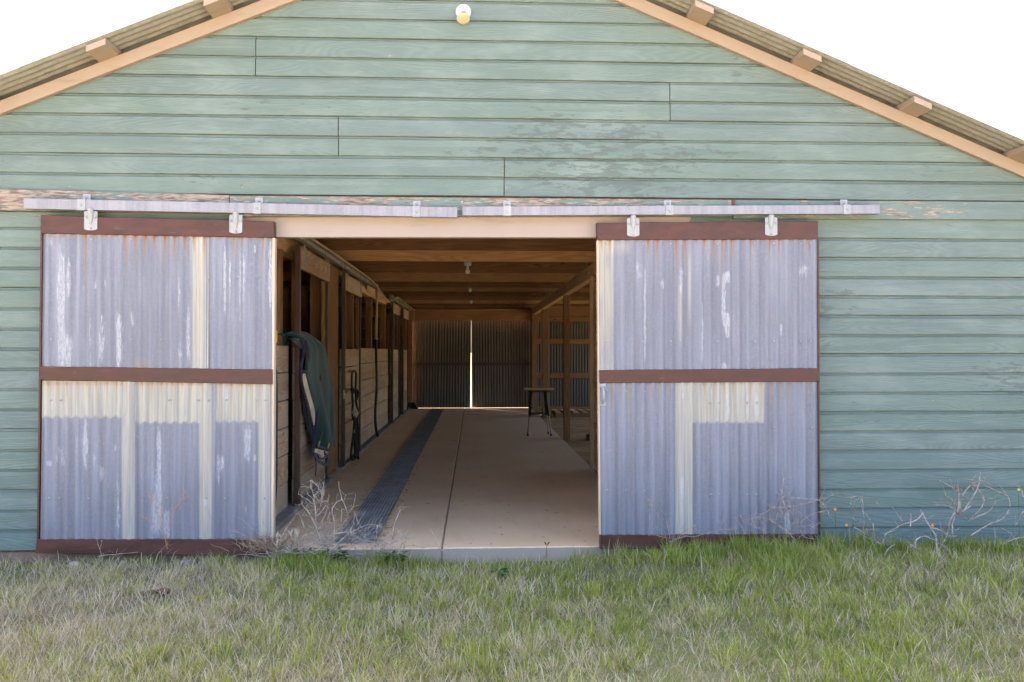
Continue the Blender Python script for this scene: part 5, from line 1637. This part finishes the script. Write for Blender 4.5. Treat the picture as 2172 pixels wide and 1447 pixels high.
sprt = tag(empty('weed_sprout', (sp0.x, -0.14, sp0.z - 0.06)), 'single two-leaf sprout at the slab edge', 'sprout')
mb = MB(); mb.tube([(sp0.x, -0.14, sp0.z - 0.08), (sp0.x - 0.002, -0.14, sp0.z)], 0.002, n=5); mb.build('stem', M['leaf'], sprt)
for s in (-1, 1):
    mb = MB(); mb.add([(sp0.x, -0.14, sp0.z), (sp0.x + s * .012, -0.145, sp0.z + .012), (sp0.x + s * .022, -0.15, sp0.z + .03), (sp0.x + s * .004, -0.14, sp0.z + .022)], [(0, 1, 2, 3)]); mb.build('leaf', M['blade_leaf'] if 'blade_leaf' in M else M['leaf'], sprt, fix=False)

# wildflowers
for (px, py, mt_, lb, gr) in ((1771, 1080, 'orange', 'tiny orange wildflower among the dead stems by the siding', 'orange wildflowers'), (1795, 1113, 'orange', 'tiny orange wildflower among the dead stems by the siding', 'orange wildflowers'),
                              (1977.5, 1113.5, 'orange', 'tiny orange wildflower among the dead stems by the siding', 'orange wildflowers'), (2160, 1038, 'yellow', 'tall yellow weed bloom beside the green boards', None)):
    p = P(px, py, -0.22)
    e_ = tag(empty('wildflower', (p.x, p.y, -0.06)), lb, 'flower', gr)
    mb = MB(); mb.tube(spline([(p.x + 0.02, p.y, -0.07), (p.x + 0.012, p.y + 0.01, (p.z - 0.07) / 2), p], 5), 0.0014, n=5); mb.build('stem', M['leaf'], e_)
    mb = MB()
    for k_ in range(6):
        a = k_ * math.pi / 3
        d = Vector((math.cos(a), -0.5, math.sin(a))); s = Vector((-math.sin(a), 0, math.cos(a)))
        mb.add([p, p + d * .006 + s * .005, p + d * .012, p + d * .006 - s * .005], [(0, 1, 2, 3)])
    mb.ball(p, 0.004, 6, 5); mb.build('bloom', M[mt_], e_, fix=False)

# stones
def stone(px, py, s, mat, label, seed):
    R_ = random.Random(seed)
    p = PZ(px, py, -0.075)
    y0 = min(p.y, -0.16)
    z = float(gz([p.x], [y0])[0])
    bm = bmesh.new(); bmesh.ops.create_icosphere(bm, subdivisions=3, radius=1)
    o_ = Vector((R_.uniform(0, 50),) * 3)
    from mathutils import noise as mn
    for v in bm.verts:
        k_ = 1 + 0.45 * mn.noise(v.co * 1.1 + o_) + 0.15 * mn.noise(v.co * 3 + o_)
        v.co = Vector((v.co.x * s[0] * k_ + p.x, v.co.y * s[1] * k_ + y0, v.co.z * s[2] * k_ + z + s[2] * 0.45))
    me = bpy.data.meshes.new('stone'); bm.to_mesh(me); bm.free()
    o = link('stone', me, mat); tag(o, label, 'stone', 'stones along the foot of the door')
stone(192, 1187, (0.045, 0.03, 0.022), M['stone'], 'flat tan stone below the bottom rail of the cream-topped door', 1)
stone(271, 1198, (0.022, 0.02, 0.024), M['stone'], 'small upright pinkish stone in the thin grass below the door', 2)
stone(205, 1178, (0.035, 0.02, 0.014), M['stone_grey'], 'pale grey chip lying against the door rail', 3)
stone(288, 1205, (0.018, 0.014, 0.010), M['stone_grey'], 'small grey pebble beside the upright pinkish stone', 4)
stone(400, 1200, (0.05, 0.03, 0.022), M['stone_grey'], 'grey lump of dry soil in the grass before the door', 5)
# brown clump in the grass
p = PZ(345, 1266, -0.07)
dn = tag(empty('dried_clump', (p.x, p.y, -0.08)), 'dark reddish brown dried clump lying in the lawn', 'clump')
from mathutils import noise as mn
for i, (dx0, dy0, s) in enumerate(((0, 0, .036), (-.06, .012, .022), (-.11, .0, .017))):
    bm = bmesh.new(); bmesh.ops.create_icosphere(bm, subdivisions=3, radius=1)
    for v in bm.verts:
        k_ = 1 + .5 * mn.noise(v.co * 2 + Vector((i * 7, 1, 2))) + .25 * mn.noise(v.co * 6)
        v.co = Vector((v.co.x * s * k_ + p.x + dx0, v.co.y * s * .8 * k_ + p.y + dy0, v.co.z * s * .6 * k_ - 0.055 + s * .45))
    me = bpy.data.meshes.new('lump'); bm.to_mesh(me); bm.free(); link('lump', me, M['dung'], dn)
